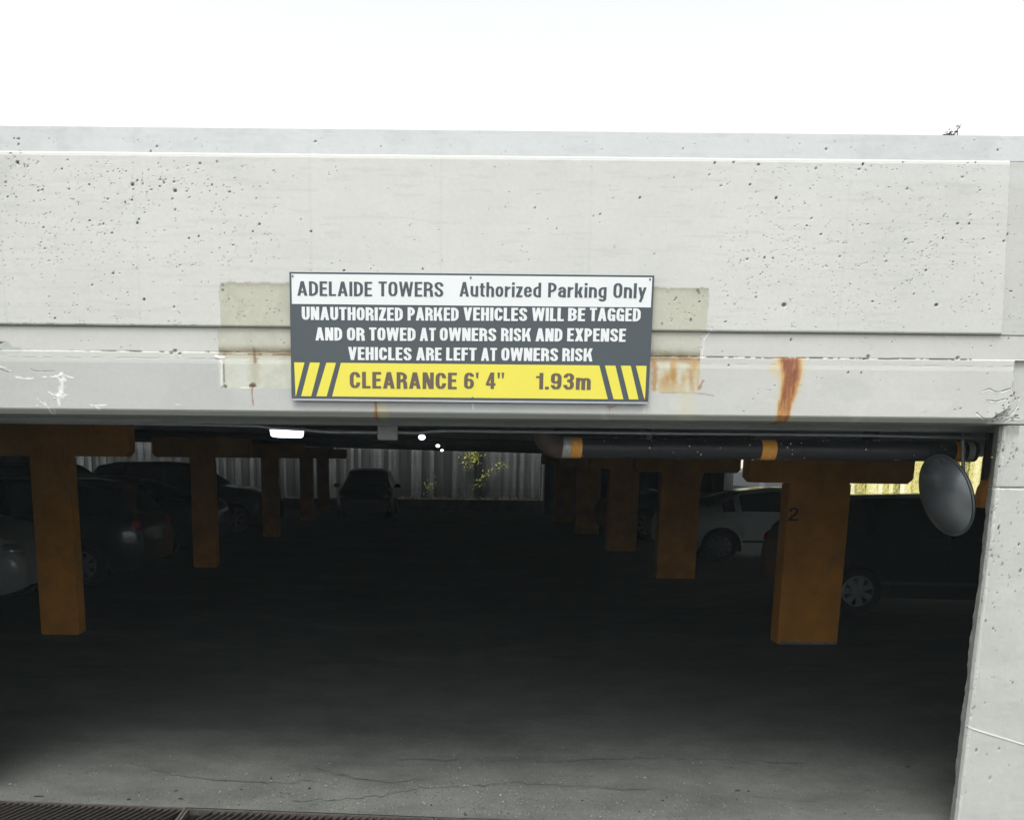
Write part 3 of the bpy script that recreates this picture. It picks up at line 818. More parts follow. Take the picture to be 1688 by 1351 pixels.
# --- lettering: a condensed bold sign face drawn glyph by glyph
def fillet(pts, r, n=6, closed=False):
    out = []
    N_ = len(pts)
    for i in range(N_):
        p_ = Vector(pts[i])
        if not closed and i in (0, N_ - 1):
            out.append(p_); continue
        a_ = Vector(pts[i - 1]); c_ = Vector(pts[(i + 1) % N_])
        la, lc = (a_ - p_).length, (c_ - p_).length
        ra = min(r, la / 2 if (closed or 1 < i) else la * .98, 9); rc = min(r, lc / 2 if (closed or i < N_ - 2) else lc * .98)
        A_, C_ = p_ + (a_ - p_).normalized() * ra, p_ + (c_ - p_).normalized() * rc
        k_ = .56
        for j in range(n + 1):
            t = j / n
            b1, b2 = A_.lerp(p_, k_), C_.lerp(p_, k_)
            out.append(A_ * (1 - t) ** 3 + b1 * 3 * t * (1 - t) ** 2 + b2 * 3 * t * t * (1 - t) + C_ * t ** 3)
    return out
def glyph(ch, s, b):
    """returns list of polygons (each a list of (x, y)) and the advance width; cap height 1, stem s, bar b"""
    P_ = []
    hs, hb = s / 2, b / 2
    def Rc(x0, y0, x1, y1): P_.append([(x0, y0), (x1, y0), (x1, y1), (x0, y1)])
    def Dg(x0, y0, x1, y1, t): P_.append([(x0, y0), (x0 + t, y0), (x1 + t, y1), (x1, y1)])
    def Sk(pts, r=.3, closed=False):
        q = fillet(pts, r, closed=closed)
        L_, R_ = [], []
        m_ = len(q)
        for i in range(m_):
            a_ = q[i - 1] if (closed or i) else q[i]; c_ = q[(i + 1) % m_] if (closed or i < m_ - 1) else q[i]
            t = (c_ - a_)
            t = t.normalized() if t.length > 1e-9 else Vector((1, 0))
            n_ = Vector((-t.y * hs, t.x * hb))
            L_.append(q[i] + n_); R_.append(q[i] - n_)
        for i in range(m_ if closed else m_ - 1):
            j = (i + 1) % m_
            P_.append([tuple(L_[i]), tuple(R_[i]), tuple(R_[j]), tuple(L_[j])])
    w = .50; X0, X1 = hs, w - hs; T, B_ = 1 - hb, hb
    c = ch
    if c == 'A':
        w = .56; Dg(0, 0, w / 2 - s * .55, 1, s * 1.02); Dg(w - s * 1.02, 0, w / 2 - s * .47, 1, s * 1.02); Rc(.14, .20, w - .14, .20 + b * .95)
    elif c == 'B':
        Rc(0, 0, s, 1); Sk([(s * .8, T), (X1 - .005, T), (X1 - .005, .52), (s * .8, .52)], .2); Sk([(s * .8, .52), (X1 + .01, .52), (X1 + .01, B_), (s * .8, B_)], .22)
    elif c in 'CG':
        tail = [(X1, .36), (X1, B_), (X0, B_), (X0, T), (X1, T), (X1, .66)]
        if c == 'G':
            Sk([(X1, .5), (X1, B_), (X0, B_), (X0, T), (X1, T), (X1, .68)], .26); Rc(w / 2 - .02, .5 - b * .9, w - .002, .5); Rc(w - s * .7, 0, w, .3)
        else: Sk(tail, .26)
    elif c == 'D':
        Rc(0, 0, s, 1); Sk([(s * .8, T), (X1, T), (X1, B_), (s * .8, B_)], .28)
    elif c == 'E':
        w = .42; Rc(0, 0, s, 1)
        for y in (0, .5 - hb + .02, 1 - b): Rc(s * .9, y, w - (.03 if 0 < y < .8 else 0), y + b)
    elif c == 'F':
        w = .41; Rc(0, 0, s, 1); Rc(s * .9, 1 - b, w, 1); Rc(s * .9, .46, w - .03, .46 + b)
    elif c == 'H':
        Rc(0, 0, s, 1); Rc(w - s, 0, w, 1); Rc(s * .9, .5 - hb + .02, w - s * .9, .5 + hb + .02)
    elif c == 'I': w = s; Rc(0, 0, s, 1)
    elif c == 'K':
        w = .60; Rc(0, 0, s, 1); Dg(s * .80, .34, w - s * 1.15, 1, s * 1.05); Dg(w - s * 1.10, 0, s * 1.35, .60, s * 1.05)
    elif c == 'L': w = .40; Rc(0, 0, s, 1); Rc(s * .9, 0, w, b)
    elif c == 'N':
        w = .53; Rc(0, 0, s * .95, 1); Rc(w - s * .95, 0, w, 1); Dg(w - s * 1.2, 0, 0, 1, s * 1.15)
    elif c == 'O': Sk([(X0, B_), (X1, B_), (X1, T), (X0, T)], .26, True)
    elif c == 'P': w = .48; Rc(0, 0, s, 1); Sk([(s * .8, T), (w - hs, T), (w - hs, .42), (s * .8, .42)], .24)
    elif c == 'R':
        Rc(0, 0, s, 1); Sk([(s * .8, T), (X1 - .005, T), (X1 - .005, .48), (s * .8, .48)], .22); Sk([(s, .47), (X1, .46), (X1, .2), (X1 + .02, 0)], .14)
    elif c == 'S':
        Sk([(X1, .70), (X1, T), (X0, T), (X0, .60), (X1, .42), (X1, B_), (X0, B_), (X0, .32)], .20)
    elif c == 'T': w = .46; Rc(w / 2 - hs, 0, w / 2 + hs, 1 - b * .9); Rc(0, 1 - b, w, 1)
    elif c == 'U': Sk([(X0, 1), (X0, B_), (X1, B_), (X1, 1)], .27)
    elif c == 'V': w = .53; Dg(w / 2 - s * .5, 0, 0, 1, s); Dg(w / 2 - s * .5, 0, w - s, 1, s)
    elif c == 'W':
        w = .78; t = s * .9
        Dg(.20 - t / 2, 0, 0, 1, t); Dg(.20 - t / 2, 0, w / 2 - t / 2, 1, t); Dg(w - .20 - t / 2, 0, w / 2 - t / 2, 1, t); Dg(w - .20 - t / 2, 0, w - t, 1, t)
    elif c == 'X': w = .54; Dg(0, 0, w - s * 1.08, 1, s * 1.08); Dg(w - s * 1.08, 0, 0, 1, s * 1.08)
    elif c == 'Z': w = .45; Rc(0, 0, w, b); Rc(0, 1 - b, w, 1); Dg(0, b * .9, w - s * 1.25, 1 - b * .9, s * 1.25)
    elif c in 'umnhr':
        xh = .73; w = .46
        if c == 'u': Sk([(hs, xh), (hs, hb), (w - hs, hb), (w - hs, .2)], .2); Rc(w - s, 0, w, xh)
        elif c == 'm':
            w = .70; Rc(0, 0, s, xh); Sk([(hs, .4), (hs + .02, xh - hb), (w / 2, xh - hb), (w / 2, 0)], .18); Sk([(w / 2, .4), (w / 2, xh - hb), (w - hs, xh - hb), (w - hs, 0)], .16)
        elif c == 'r': w = .33; Rc(0, 0, s, xh); Sk([(hs, .42), (hs + .03, xh - hb - .02), (w, xh - hb - .02)], .22)
        else: Rc(0, 0, s, 1 if c == 'h' else xh); Sk([(hs, .42), (hs, xh - hb), (w - hs, xh - hb), (w - hs, 0)], .2)
    elif c in 'oadgbp':
        xh = .73; w = .46
        if c == 'o': Sk([(hs, hb), (w - hs, hb), (w - hs, xh - hb), (hs, xh - hb)], .24, True)
        elif c == 'd': Rc(w - s, 0, w, 1); Sk([(w - s * .6, xh - hb), (hs, xh - hb), (hs, hb), (w - s * .6, hb)], .2)
        elif c == 'g': Rc(w - s, 0, w, xh); Sk([(w - s * .6, xh - hb), (hs, xh - hb), (hs, hb), (w - s * .6, hb)], .2); Sk([(w - hs, .1), (w - hs, -.19), (hs + .02, -.19), (hs + .02, -.08)], .15)
        elif c == 'a': w = .45; Sk([(hs + .01, .50), (hs + .01, xh - hb), (w - hs, xh - hb), (w - hs, 0)], .18); Sk([(w - hs, .42), (hs, .40), (hs, hb), (w - hs, hb + .04)], .15)
    elif c == 't': w = .30; Rc(.05, .12, .05 + s, .92); Rc(0, .73 - b * .85, w, .73); Sk([(.05 + hs, .25), (.05 + hs, hb), (w, hb)], .12)
    elif c == 'i': w = s; Rc(0, 0, s, .73); Rc(0, .84, s, 1)
    elif c == 'l': w = s; Rc(0, 0, s, 1)
    elif c == 'k': w = .46; Rc(0, 0, s, 1); Dg(s * .85, .26, w - s * 1.1, .73, s * 1.05); Dg(w - s * 1.1, 0, s * 1.0, .43, s * 1.08)
    elif c == 'e': w = .46; xh = .73; Sk([(w - hs, .24), (w - hs, hb), (hs, hb), (hs, xh - hb), (w - hs, xh - hb), (w - hs, .33)], .2); Rc(s * .9, .33, w - .01, .33 + b * .75)
    elif c == 'z': w = .38; Rc(0, 0, w, b * .9); Rc(0, .73 - b * .9, w, .73); Dg(0, b * .8, w - s * 1.2, .73 - b * .8, s * 1.2)
    elif c == 'y': w = .47; Dg(w / 2 - s * .5, 0, 0, .73, s); Dg(w / 2 - s * .95, -.17, w - s, .73, s * .95); Rc(.07, -.27, w / 2 - .02, -.27 + b * .9)
    elif c == '1': w = .34; Rc(w - s, 0, w, 1); Rc(0, .68, w - s * .9, .68 + b * .85)
    elif c == '2': Sk([(X0, .68), (X0, T), (X1, T), (X1, .58), (X0 - .01, .20), (X0, 0)], .22); Rc(0, 0, w, b)
    elif c == '3': Sk([(X0, .72), (X0, T), (X1, T), (X1, .53), (.17, .53)], .2); Sk([(.17, .53), (X1, .53), (X1, B_), (X0, B_), (X0, .29)], .2)
    elif c == '4': w = .52; Rc(w - s - .08, 0, w - .08, 1); Rc(0, .20, w, .20 + b); Dg(0, .20 + b * .8, w - s - .10, 1, s * .85)
    elif c == '6': Sk([(X0, .34), (X0, .56), (X1, .56), (X1, B_), (X0, B_)], .22, True); Sk([(X0, .35), (X0, T), (X1, T), (X1, .74)], .26)
    elif c == '9': Sk([(X0, T), (X1, T), (X1, .42), (X0, .42), (X0, .64)], .22, True); Sk([(X1, .65), (X1, B_), (X0, B_), (X0, .27)], .26)
    elif c == "'": w = s * .8; P_.append([(0, 1), (s * .18, .64), (s * .62, .64), (s * .8, 1)])
    elif c == '"':
        w = s * 2.0
        for o_ in (0, s * 1.2): P_.append([(o_, 1), (o_ + s * .18, .64), (o_ + s * .62, .64), (o_ + s * .8, 1)])
    elif c == '.': w = s; Rc(0, 0, s, b * 1.15)
    return P_, w
def lettering(name, body, x0, x1, zb, zc, y, mat, parent, s=.19, b=.155, gap=.075):
    """a word fitted between x0 and x1, baseline zb, cap line zc; a printed film on a plane facing the street"""
    polys, X_ = [], 0
    for ch in body:
        P_, w = glyph(ch, s, b)
        for p_ in P_: polys.append([(X_ + q_[0], q_[1]) for q_ in p_])
        X_ += w + gap
    X_ -= gap
    bm = bmesh.new()
    for k_, p_ in enumerate(polys):
        # lay the strokes over one another like cut film, a hair apart
        yy = y - .00003 * (k_ % 23)
        area = sum(p_[i][0] * p_[(i + 1) % len(p_)][1] - p_[(i + 1) % len(p_)][0] * p_[i][1] for i in range(len(p_)))
        if abs(area) < 1e-7: continue
        if area < 0: p_ = p_[::-1]
        bm.faces.new([bm.verts.new((x0 + q_[0] / X_ * (x1 - x0), yy, zb + q_[1] * (zc - zb))) for q_ in p_])
    me = bpy.data.meshes.new(name); bm.to_mesh(me); bm.free()
    return link_mesh(name, me, mat, parent)

q = un(1299, 858, 8.95); q2 = un(1316, 836, 8.95)
lettering('number_marking', '2', q.x, q2.x + .005, q.z, q2.z, 8.945, M['numink'], colR[0], .15, .15)

# ---------------------------------------------------------------- the clearance sign
YS = 4.572
sgn = empty('clearance_sign', (un(777, 660, YS).x, YS, un(777, 660, YS).z))
tag(sgn, 'white, slate and yellow clearance sign screwed to the white wall over the entrance', 'sign')
def Sg(o):
    o.parent = sgn; o.matrix_parent_inverse = Matrix.Translation(-Vector(sgn.location)); return o
def sp(x, y):
    p_ = un(x, y, YS); return p_.x, p_.z
tl = sp(476.5, 448.6); br = sp(1069, 657.5)
sx0, sx1 = sp(478.5, 550)[0], sp(1074.5, 553)[0]
sx0 = (sp(476.5, 449)[0] + sp(481, 657)[0]) / 2; sx1 = (sp(1078, 453)[0] + sp(1069.5, 661)[0]) / 2
def zx(y_l, y_r=None):          # height at a photo row, averaged over both ends of the sign
    return (sp(477, y_l)[1] + sp(1074, y_l + 4.5 if y_r is None else y_r)[1]) / 2
z_top, z_bot = zx(448.6), zx(656.8)
Sg(MB().box(sx0, sx1, YS, YS + .004, z_bot, z_top, .0012).build('sign_panel', M['ink']))
Sg(MB().box(sx0 + .004, sx1 - .002, YS + .0045, YS + .0075, z_bot - .010, z_top + .003).build('backing_edge', M['alu']))
def plate(name, pts, mat, y=YS - .0006):
    mb = MB(); mb.poly(pts, y, YS - .00005); return Sg(mb.build(name, mat))
wx0, wx1 = sx0 + .010, sx1 - .010
zw0, zw1 = zx(501.5), zx(452.0)
plate('white_band', [(wx0, zw0), (wx1, zw0), (wx1, zw1), (wx0, zw1)], M['white'])
zy0, zy1 = zx(653.2), zx(597.8)
def yx(x, y): return sp(x, y)[0]
def quadband(name, x1t, x2t, x1b, x2b, zoomed=True):
    return plate(name, [(yx(x1b, 653), zy0), (yx(x2b, 653), zy0), (yx(x2t, 599), zy1), (yx(x1t, 599), zy1)], M['signyel'])
quadband('yellow_stripe', 485, 502, 487.3, 487.8)
quadband('yellow_stripe', 511, 527.5, 496.5, 513)
quadband('yellow_stripe', 538, 553.8, 521.5, 538.5)
quadband('yellow_band', 562, 988, 547.5, 1002)
quadband('yellow_stripe', 997.3, 1014.5, 1011.7, 1027.8)
quadband('yellow_stripe', 1023.5, 1039.8, 1037.2, 1052.8)
quadband('yellow_stripe', 1048.5, 1066, 1062.5, 1063.5)
YT = YS - .0011
def line(name, body, x0, x1, yb, yc, mat, bold, cond, y=YT):
    s_ = {.026: .165, .042: .198, .030: .185}[bold]
    b_ = {.026: .135, .042: .158, .030: .15}[bold]
    xm = (x0 + x1) / 2
    zb = sp(xm, yb)[1]; zc = sp(xm, yc)[1]
    return Sg(lettering(name, body, sp(x0, (yb + yc) / 2)[0], sp(x1, (yb + yc) / 2)[0], zb, zc, y, mat, None, s_, b_, {.026: .085, .042: .068, .030: .085}[bold]))
line('lettering', 'ADELAIDE', 490, 613.5, 488, 464, M['ink'], .026, .56)
line('lettering', 'TOWERS', 624, 731, 488.8, 464.5, M['ink'], .026, .56)
line('lettering', 'Authorized', 757.5, 892, 489.5, 465.3, M['ink'], .026, .58)
line('lettering', 'Parking', 903.5, 1000, 490.5, 466.5, M['ink'], .026, .58)
line('lettering', 'Only', 1011, 1066, 491.4, 466.8, M['ink'], .026, .58)
for w_, a_, b_ in (('UNAUTHORIZED', 497.5, 664), ('PARKED', 672, 756), ('VEHICLES', 764, 869), ('WILL', 877, 929.5), ('BE', 936.5, 964.5), ('TAGGED', 972, 1056)):
    line('lettering', w_, a_, b_, 528.0 + (a_ - 497) * .003, 506.3 + (a_ - 497) * .003, M['white'], .042, .58)
for w_, a_, b_ in (('AND', 520, 564), ('OR', 572, 601), ('TOWED', 608.5, 685), ('AT', 692, 718.5), ('OWNERS', 725, 818), ('RISK', 826, 875.5), ('AND', 883, 927), ('EXPENSE', 935, 1031.5)):
    line('lettering', w_, a_, b_, 561.2 + (a_ - 520) * .004, 539.7 + (a_ - 520) * .004, M['white'], .042, .58)
for w_, a_, b_ in (('VEHICLES', 574, 678.5), ('ARE', 686, 728), ('LEFT', 735.5, 785.5), ('AT', 793, 819), ('OWNERS', 826.5, 920), ('RISK', 927, 977)):
    line('lettering', w_, a_, b_, 593.6 + (a_ - 574) * .005, 572.2 + (a_ - 574) * .005, M['white'], .042, .58)
line('lettering', 'CLEARANCE', 576.5, 753, 640.5, 613.3, M['brownink'], .030, .56)
line('lettering', "6'", 765, 789, 640.8, 613.8, M['brownink'], .030, .60)
line('lettering', '4"', 801, 831, 641, 613.8, M['brownink'], .030, .60)
line('lettering', '1.93m', 883.5, 974, 642.0, 614.8, M['brownink'], .030, .58)
for x, y in ((482.5, 455), (776, 457.6), (1071.5, 460.4), (484.5, 653.5), (779, 655.5), (1064, 656)):
    px_, pz_ = sp(x, y)
    mb = MB(); mb.tube([(px_, YS - .003, pz_), (px_, YS + .001, pz_)], [.0045, .0055], 10)
    Sg(mb.build('screw', M['screw']))

# ---------------------------------------------------------------- clearance bar on hangers, conduits
def XZ(x, y, Y):
    return un(x, y, Y)
YP = 5.15
p0 = XZ(922, 737.5, YP); p1 = XZ(1606, 744.5, YP)
bar = empty('clearance_bar', p0)
tag(bar, 'hanging black plastic clearance pipe with yellow tape bands and a brown elbow', 'clearance bar')
def Bp(o, par=bar):
    o.parent = par; o.matrix_parent_inverse = Matrix.Translation(-Vector(bar.location)); return o
rp = 0.055
Bp(MB().tube([p0 + (p1 - p0) * (i / 10) for i in range(11)], rp, 24).build('pipe', M['black'], sm=40))
dirn = (p1 - p0).normalized()
def band(name, xa, xb, mat, k=1.012):
    a = p0 + dirn * ((XZ(xa, 738, YP).x - p0.x) / dirn.x); c = p0 + dirn * ((XZ(xb, 738, YP).x - p0.x) / dirn.x)
    Bp(MB().tube([a, c], rp * k, 24, False).build(name, mat, sm=40))
band('silver_band', 925, 940, M['silver'], 1.022)
band('yellow_band', 940.3, 957.5, M['yellow'], 1.014)
band('yellow_band', 1252, 1276, M['yellow'])
band('yellow_band', 1570, 1583, M['yellow'])
band('silver_band', 1590, 1600, M['silver'], 1.02)
e0 = p0 + dirn * ((XZ(926, 738, YP).x - p0.x) / dirn.x)
top = XZ(897, 690, YP)
el = []
Rr = 0.11
top_x = e0.x - Rr
for i in range(11):
    a = math.pi / 2 * i / 10
    el.append(Vector((e0.x - Rr * math.sin(a), YP, e0.z + Rr * (1 - math.cos(a)))))
el.append(Vector((top_x, YP, 2.14)))
Bp(MB().tube(el, rp * 1.12, 24).build('elbow', M['rustsoft'], sm=40))
for xh in (1067, 1437):
    a = XZ(xh, 700, YP)
    Bp(MB().box(a.x - .016, a.x + .016, YP - .062, YP + .062, p0.z + .05, 2.12).build('hanger', M['black']))
# specks of grit stuck on the pipe
mb = MB()
for i in range(46):
    t_ = random.random() ** 1.5 * .9 + .03
    c = p0.lerp(p1, t_); a = random.uniform(-1.3, 1.3)
    v = c + Vector((0, -math.cos(a), math.sin(a))) * (rp + .0005)
    s_ = random.uniform(.001, .0028)
    mb.box(v.x - s_, v.x + s_, v.y - s_, v.y + s_, v.z - s_ * 1.5, v.z + s_ * 1.5)
tag(Bp(mb.build('grit', M['alu'])), kind='stuff')

# conduits running behind the beam
def conduit(pts, r, label, Y):
    o = MB().tube([XZ(x, y, Y) for x, y in pts], r, 10).build('conduit', M['galv'], sm=40)
    return tag(o, label, 'conduit', 'conduits behind the entrance beam')
def arc_pts(seq, n=6):
    out = []
    for i in range(len(seq) - 1):
        for k in range(n):
            t = k / n
            p_1 = seq[max(i - 1, 0)]; p_2 = seq[i]; p_3 = seq[i + 1]; p_4 = seq[min(i + 2, len(seq) - 1)]
            out.append(tuple(0.5 * (2 * p_2[j] + (-p_1[j] + p_3[j]) * t + (2 * p_1[j] - 5 * p_2[j] + 4 * p_3[j] - p_4[j]) * t * t + (-p_1[j] + 3 * p_2[j] - 3 * p_3[j] + p_4[j]) * t ** 3) for j in (0, 1)))
    out.append(seq[-1]); return out
conduit([(-700, 682.5), (0, 691.5), (640, 697.5), (1300, 705), (1640, 709)], .0135, 'thick straight grey conduit pipe directly behind the lower edge of the beam', 4.93)
conduit(arc_pts([(-300, 690), (0, 695), (200, 697.5), (400, 701), (430, 702.5), (450, 705), (500, 708), (540, 711.5), (622, 712.4)]), .0085, 'thin bent grey conduit pipe left of the grey junction box', 5.0)
conduit(arc_pts([(656, 712), (690, 713), (730, 710), (880, 711.5), (1100, 714), (1400, 717), (1625, 722)]), .0085, 'thin grey conduit pipe right of the grey junction box', 5.0)
a = XZ(622, 701, 5.0); c = XZ(655.5, 725, 5.0)
jb = empty('junction_box', ((a.x + c.x) / 2, 5.0, c.z))
tag(jb, 'small square grey junction box under the beam between two conduits', 'junction box')
for nm, o in (('box_body', MB().box(a.x, c.x, 4.995, 5.06, c.z, a.z + .01, .004)), ('box_lid', MB().box(a.x + .004, c.x - .004, 4.990, 4.9945, c.z + .004, a.z + .004, .001))):
    ob = o.build(nm, M['greybox']); ob.parent = jb; ob.matrix_parent_inverse = Matrix.Translation(-Vector(jb.location))
a = XZ(660, 700, 5.0)
ob = MB().box(a.x - .008, a.x + .008, 4.99, 5.02, a.z - .012, a.z + .04, rot=Matrix.Rotation(.25, 3, 'Y')).build('strap', M['black']); ob.parent = jb; ob.matrix_parent_inverse = Matrix.Translation(-Vector(jb.location))
# steel angle under the slab edge
G(MB().box(-3.4, 3.0, 4.862, 4.876, 1.965, 2.11).build('edge_angle', M['conc']))

# ---------------------------------------------------------------- lamps
def lamp(kind, x, y, w_px, label, zc):
    d = ray(x, y); tY = (zc - EYE) / d.z * d.y
    p_ = un(x, y, tY)
    e = empty('ceiling_lamp', p_); tag(e, label, 'lamp')
    w = w_px / FPX * tY * .985
    if kind == 'wide':
        b_ = MB().box(-w / 2 - .012, w / 2 + .012, -.16, .16, .036, .09, .01).build('housing', M['black'], e)
        mb = MB(); mb.poly([(-w * .40, -.026), (w * .40, -.026), (w * .46, -.018), (w / 2, .034), (-w / 2, .034), (-w * .46, -.018)], -.15, .15)
        mb.build('diffuser', M['lamp'], e)
    else:
        MB().tube([(0, 0, w * .35), (0, 0, w * .75)], [w * .62, w * .55], 16).build('housing', M['black'], e, sm=50)
        mb = MB(); bmesh.ops.create_uvsphere(mb.b, u_segments=16, v_segments=10, radius=w * .5)
        for v in mb.b.verts: v.co.z *= .75
        mb.build('diffuser', M['lamp'], e, sm=60)
    return e
lamp('wide', 473.5, 715.5, 47, 'wide flat lit lamp, leftmost and largest under the ceiling', 1.995)
lamp('round', 695.5, 720.5, 11.5, 'lit round lamp beside the grey junction box, largest of the small ones', 2.02)
lamp('round', 721.8, 734.5, 6.8, 'lit round lamp further back, middle one of the small row', 2.04)
lamp('round', 728.5, 742, 5, 'tiny lit round lamp farthest back in front of the board fence', 1.99)
# ---------------------------------------------------------------- convex mirror
mc = XZ(1560, 815.5, 5.0)
mir = empty('convex_mirror', mc)
tag(mir, 'round convex traffic mirror tilted down beside the white corner pillar', 'mirror')
v_ = (mc - Vector((0, 0, EYE))).normalized()
rr_ = Vector((v_.y, -v_.x, 0)).normalized(); uu = rr_.cross(v_).normalized()
nrm = (-v_ * .52 + (rr_ * -.93 + uu * -.36).normalized() * .854).normalized()
Qm = nrm.to_track_quat('Z', 'Y').to_matrix()
rad = 71 / FPX * 5.0 * .99
mb = MB()
rings = []
for i in range(15):
    rr2 = rad * .94 * i / 14
    zc_ = .085 * (1 - (rr2 / rad) ** 2)
    rings.append([mb.b.verts.new(Qm @ Vector((rr2 * math.cos(2 * math.pi * k / 48), rr2 * math.sin(2 * math.pi * k / 48), zc_))) for k in range(48)] if i else [mb.b.verts.new(Qm @ Vector((0, 0, zc_)))])
for i in range(1, 15):
    for k in range(48):
        if i == 1: mb.b.faces.new((rings[0][0], rings[1][k], rings[1][(k + 1) % 48]))
        else: mb.b.faces.new((rings[i - 1][k], rings[i][k], rings[i][(k + 1) % 48], rings[i - 1][(k + 1) % 48]))
mo = mb.build('mirror_face', M['mirror'], mir, sm=60)
mb = MB()
rp_ = []
for k in range(49):
    a = 2 * math.pi * k / 48
    rp_.append(Qm @ Vector((rad * .965 * math.cos(a), rad * .965 * math.sin(a), .004)))
mb.tube(rp_, .0055, 8, False)
mb.build('rim', M['rim'], mir, sm=60)
mb = MB()
prev = None
for i in range(7):
    rr2 = rad * .95 * (1 - i / 6); zc_ = -.01 - .07 * math.sin(i / 6 * math.pi / 2)
    cur = [mb.b.verts.new(Qm @ Vector((rr2 * math.cos(2 * math.pi * k / 32), rr2 * math.sin(2 * math.pi * k / 32), zc_))) for k in range(32)] if i < 6 else [mb.b.verts.new(Qm @ Vector((0, 0, zc_)))]
    if prev:
        for k in range(32):
            if i < 6: mb.b.faces.new((prev[k], prev[(k + 1) % 32], cur[(k + 1) % 32], cur[k]))
            else: mb.b.faces.new((prev[k], prev[(k + 1) % 32], cur[0]))
    prev = cur
mb.build('back_shell', M['rim'], mir, sm=60)
bk = Qm @ Vector((0, 0, -.08))
tp = XZ(1585, 700, 5.05) - mc
tp.z = 2.10 - mc.z
elb = XZ(1589, 800, 5.03) - mc
MB().tube([tp, XZ(1587, 745, 5.05) - mc, elb, elb + Vector((-.01, 0, -.02)), bk], .0095, 8).build('mounting_rod', M['galv'], mir, sm=40)

# yellow marker bracket inside the corner
a = XZ(1622, 806, 5.1)
yb = empty('yellow_bracket', a); tag(yb, 'small yellow bracket with slanted lower end inside the right pillar', 'bracket')
mb = MB(); w = .024
mb.poly([(-w * .9, .01), (w, .09), (w * 1.15, -.045), (w * .5, -.10), (-w * .9, -.10), (-w * 1.3, -.05)], -.03, .03)
mb.build('bracket_plate', M['yellow'], yb)
MB().box(-.012, .012, -.01, .02, .05, 2.03 - a.z).build('bracket_stem', M['rustsoft'], yb)

# ---------------------------------------------------------------- drain grates
slat_me = None
def grate(x0, x1, row, off, label):
    global slat_me
    yc = drain_y((x0 + x1) / 2) - .012 - off - row * .29
    ang = math.atan(-.004)
    L = (x1 - x0) / math.cos(ang) - .006
    e = empty('drain_grate', ((x0 + x1) / 2, yc, ground_z((x0 + x1) / 2, yc)), ang)
    if x1 > -2.5: e.rotation_euler = (0, math.atan(.0285), ang)
    tag(e, label, 'drain grate', 'drain grates across the entrance')
    MB().box(-L / 2, L / 2, -.016, 0, -.028, .006, .002).build('edge_bar', M['grate'], e)
    MB().box(-L / 2, L / 2, -.280, -.264, -.028, .006, .002).build('edge_bar', M['grate'], e)
    for s_ in (-1, 1):
        MB().box(s_ * (L / 2 - .006) - .006, s_ * (L / 2 - .006) + .006, -.2635, -.0165, -.028, .005).build('end_bar', M['grate'], e)
    MB().box(-L / 2 + .013, L / 2 - .013, -.148, -.132, -.050, -.0305).build('cross_bar', M['grate'], e)
    if slat_me is None:
        b_ = bmesh.new()
        sh_ = .10
        # a leaning bar with a sharp top edge, running obliquely from edge to edge
        sec = [(-.014, -.028), (.006, -.028), (.013, .003), (.009, .003)]
        A_ = [b_.verts.new((sh_ / 2 + x_, -.0168, z_)) for x_, z_ in sec]
        B_ = [b_.verts.new((-sh_ / 2 + x_, -.2632, z_)) for x_, z_ in sec]
        b_.faces.new(A_); b_.faces.new(B_[::-1])
        for i in range(4): b_.faces.new((A_[i], B_[i], B_[(i + 1) % 4], A_[(i + 1) % 4]))
        bmesh.ops.recalc_face_normals(b_, faces=b_.faces)
        slat_me = bpy.data.meshes.new('slat'); b_.to_mesh(slat_me); b_.free(); slat_me.materials.append(M['grate'])
    n = int((L - .15) / .036)
    for i in range(n + 1):
        o = link_mesh('slat', slat_me, None, e)
        o.location = (-L / 2 + .075 + (L - .15) * i / n, 0, 0)
xe = [-2.62, -1.31, -.005, 1.30, 2.60]
names = ['leftmost visible rusty drain grate at the foot of the entrance', 'second rusty drain grate from the left, starting where the edge steps down', 'third rusty drain grate from the left, just showing at the bottom', 'rusty drain grate near the corner pillar, below the dark doorway']
for i in range(4):
    grate(xe[i], xe[i + 1], 0, (0, .014, .010, .012)[i], names[i])
grate(xe[0], xe[1], 1, .006, 'outer rusty drain grate in front of the leftmost one')
grate(xe[1], xe[2], 1, .016, 'outer rusty drain grate in front of the second one')
grate(-3.93, -2.63, 0, .0, 'rusty drain grate at the far left end of the row')

# ---------------------------------------------------------------- gravel, twigs on the floor
def gravel(cnt, matn, lab):
    mb = MB()
    for i in range(cnt):
        u_ = random.random()
        x = random.gauss(.1, 1.0) if u_ < .75 else random.uniform(-2.6, 2.7)
        y = 4.58 + abs(random.gauss(0, .42))
        if y < drain_y(x) + .02 or x > 2.7 or x < -3.3: continue
        s_ = random.uniform(.0012, .0034) * (1 if random.random() > .04 else 2.0)
        r_ = bmesh.ops.create_icosphere(mb.b, subdivisions=1, radius=s_)
        sx, sy = random.uniform(.8, 1.8), random.uniform(.7, 1.3)
        for v in r_['verts']:
            v.co = Vector((x + v.co.x * sx, y + v.co.y * sy, max(v.co.z, -s_ * .3) + s_ * .4 + ground_z(x, y)))
    o = mb.build('gravel', M[matn])
    tag(o, lab, 'gravel', kind='stuff')
gravel(900, 'stone', 'loose pale gravel grit scattered on the floor behind the drain')
gravel(900, 'darkstone', 'dark grit and crumbs scattered on the floor behind the drain')
mb = MB()
for x, y, l, a in ((64, 1311, .05, .05), (212, 1316, .02, .3), (298, 1315, .025, .1), (290, 1302, .02, .2), (510, 1298, .02, .8), (1216, 1302, .03, .1), (1497, 1263, .03, .1)):
    p_ = fl(x, y, .006)
    d = Vector((math.cos(a), math.sin(a), 0)) * l / 2
    mb.tube([p_ - d, p_ + d * .1 + Vector((0, .003, .002)), p_ + d], [.004, .005, .003], 6)
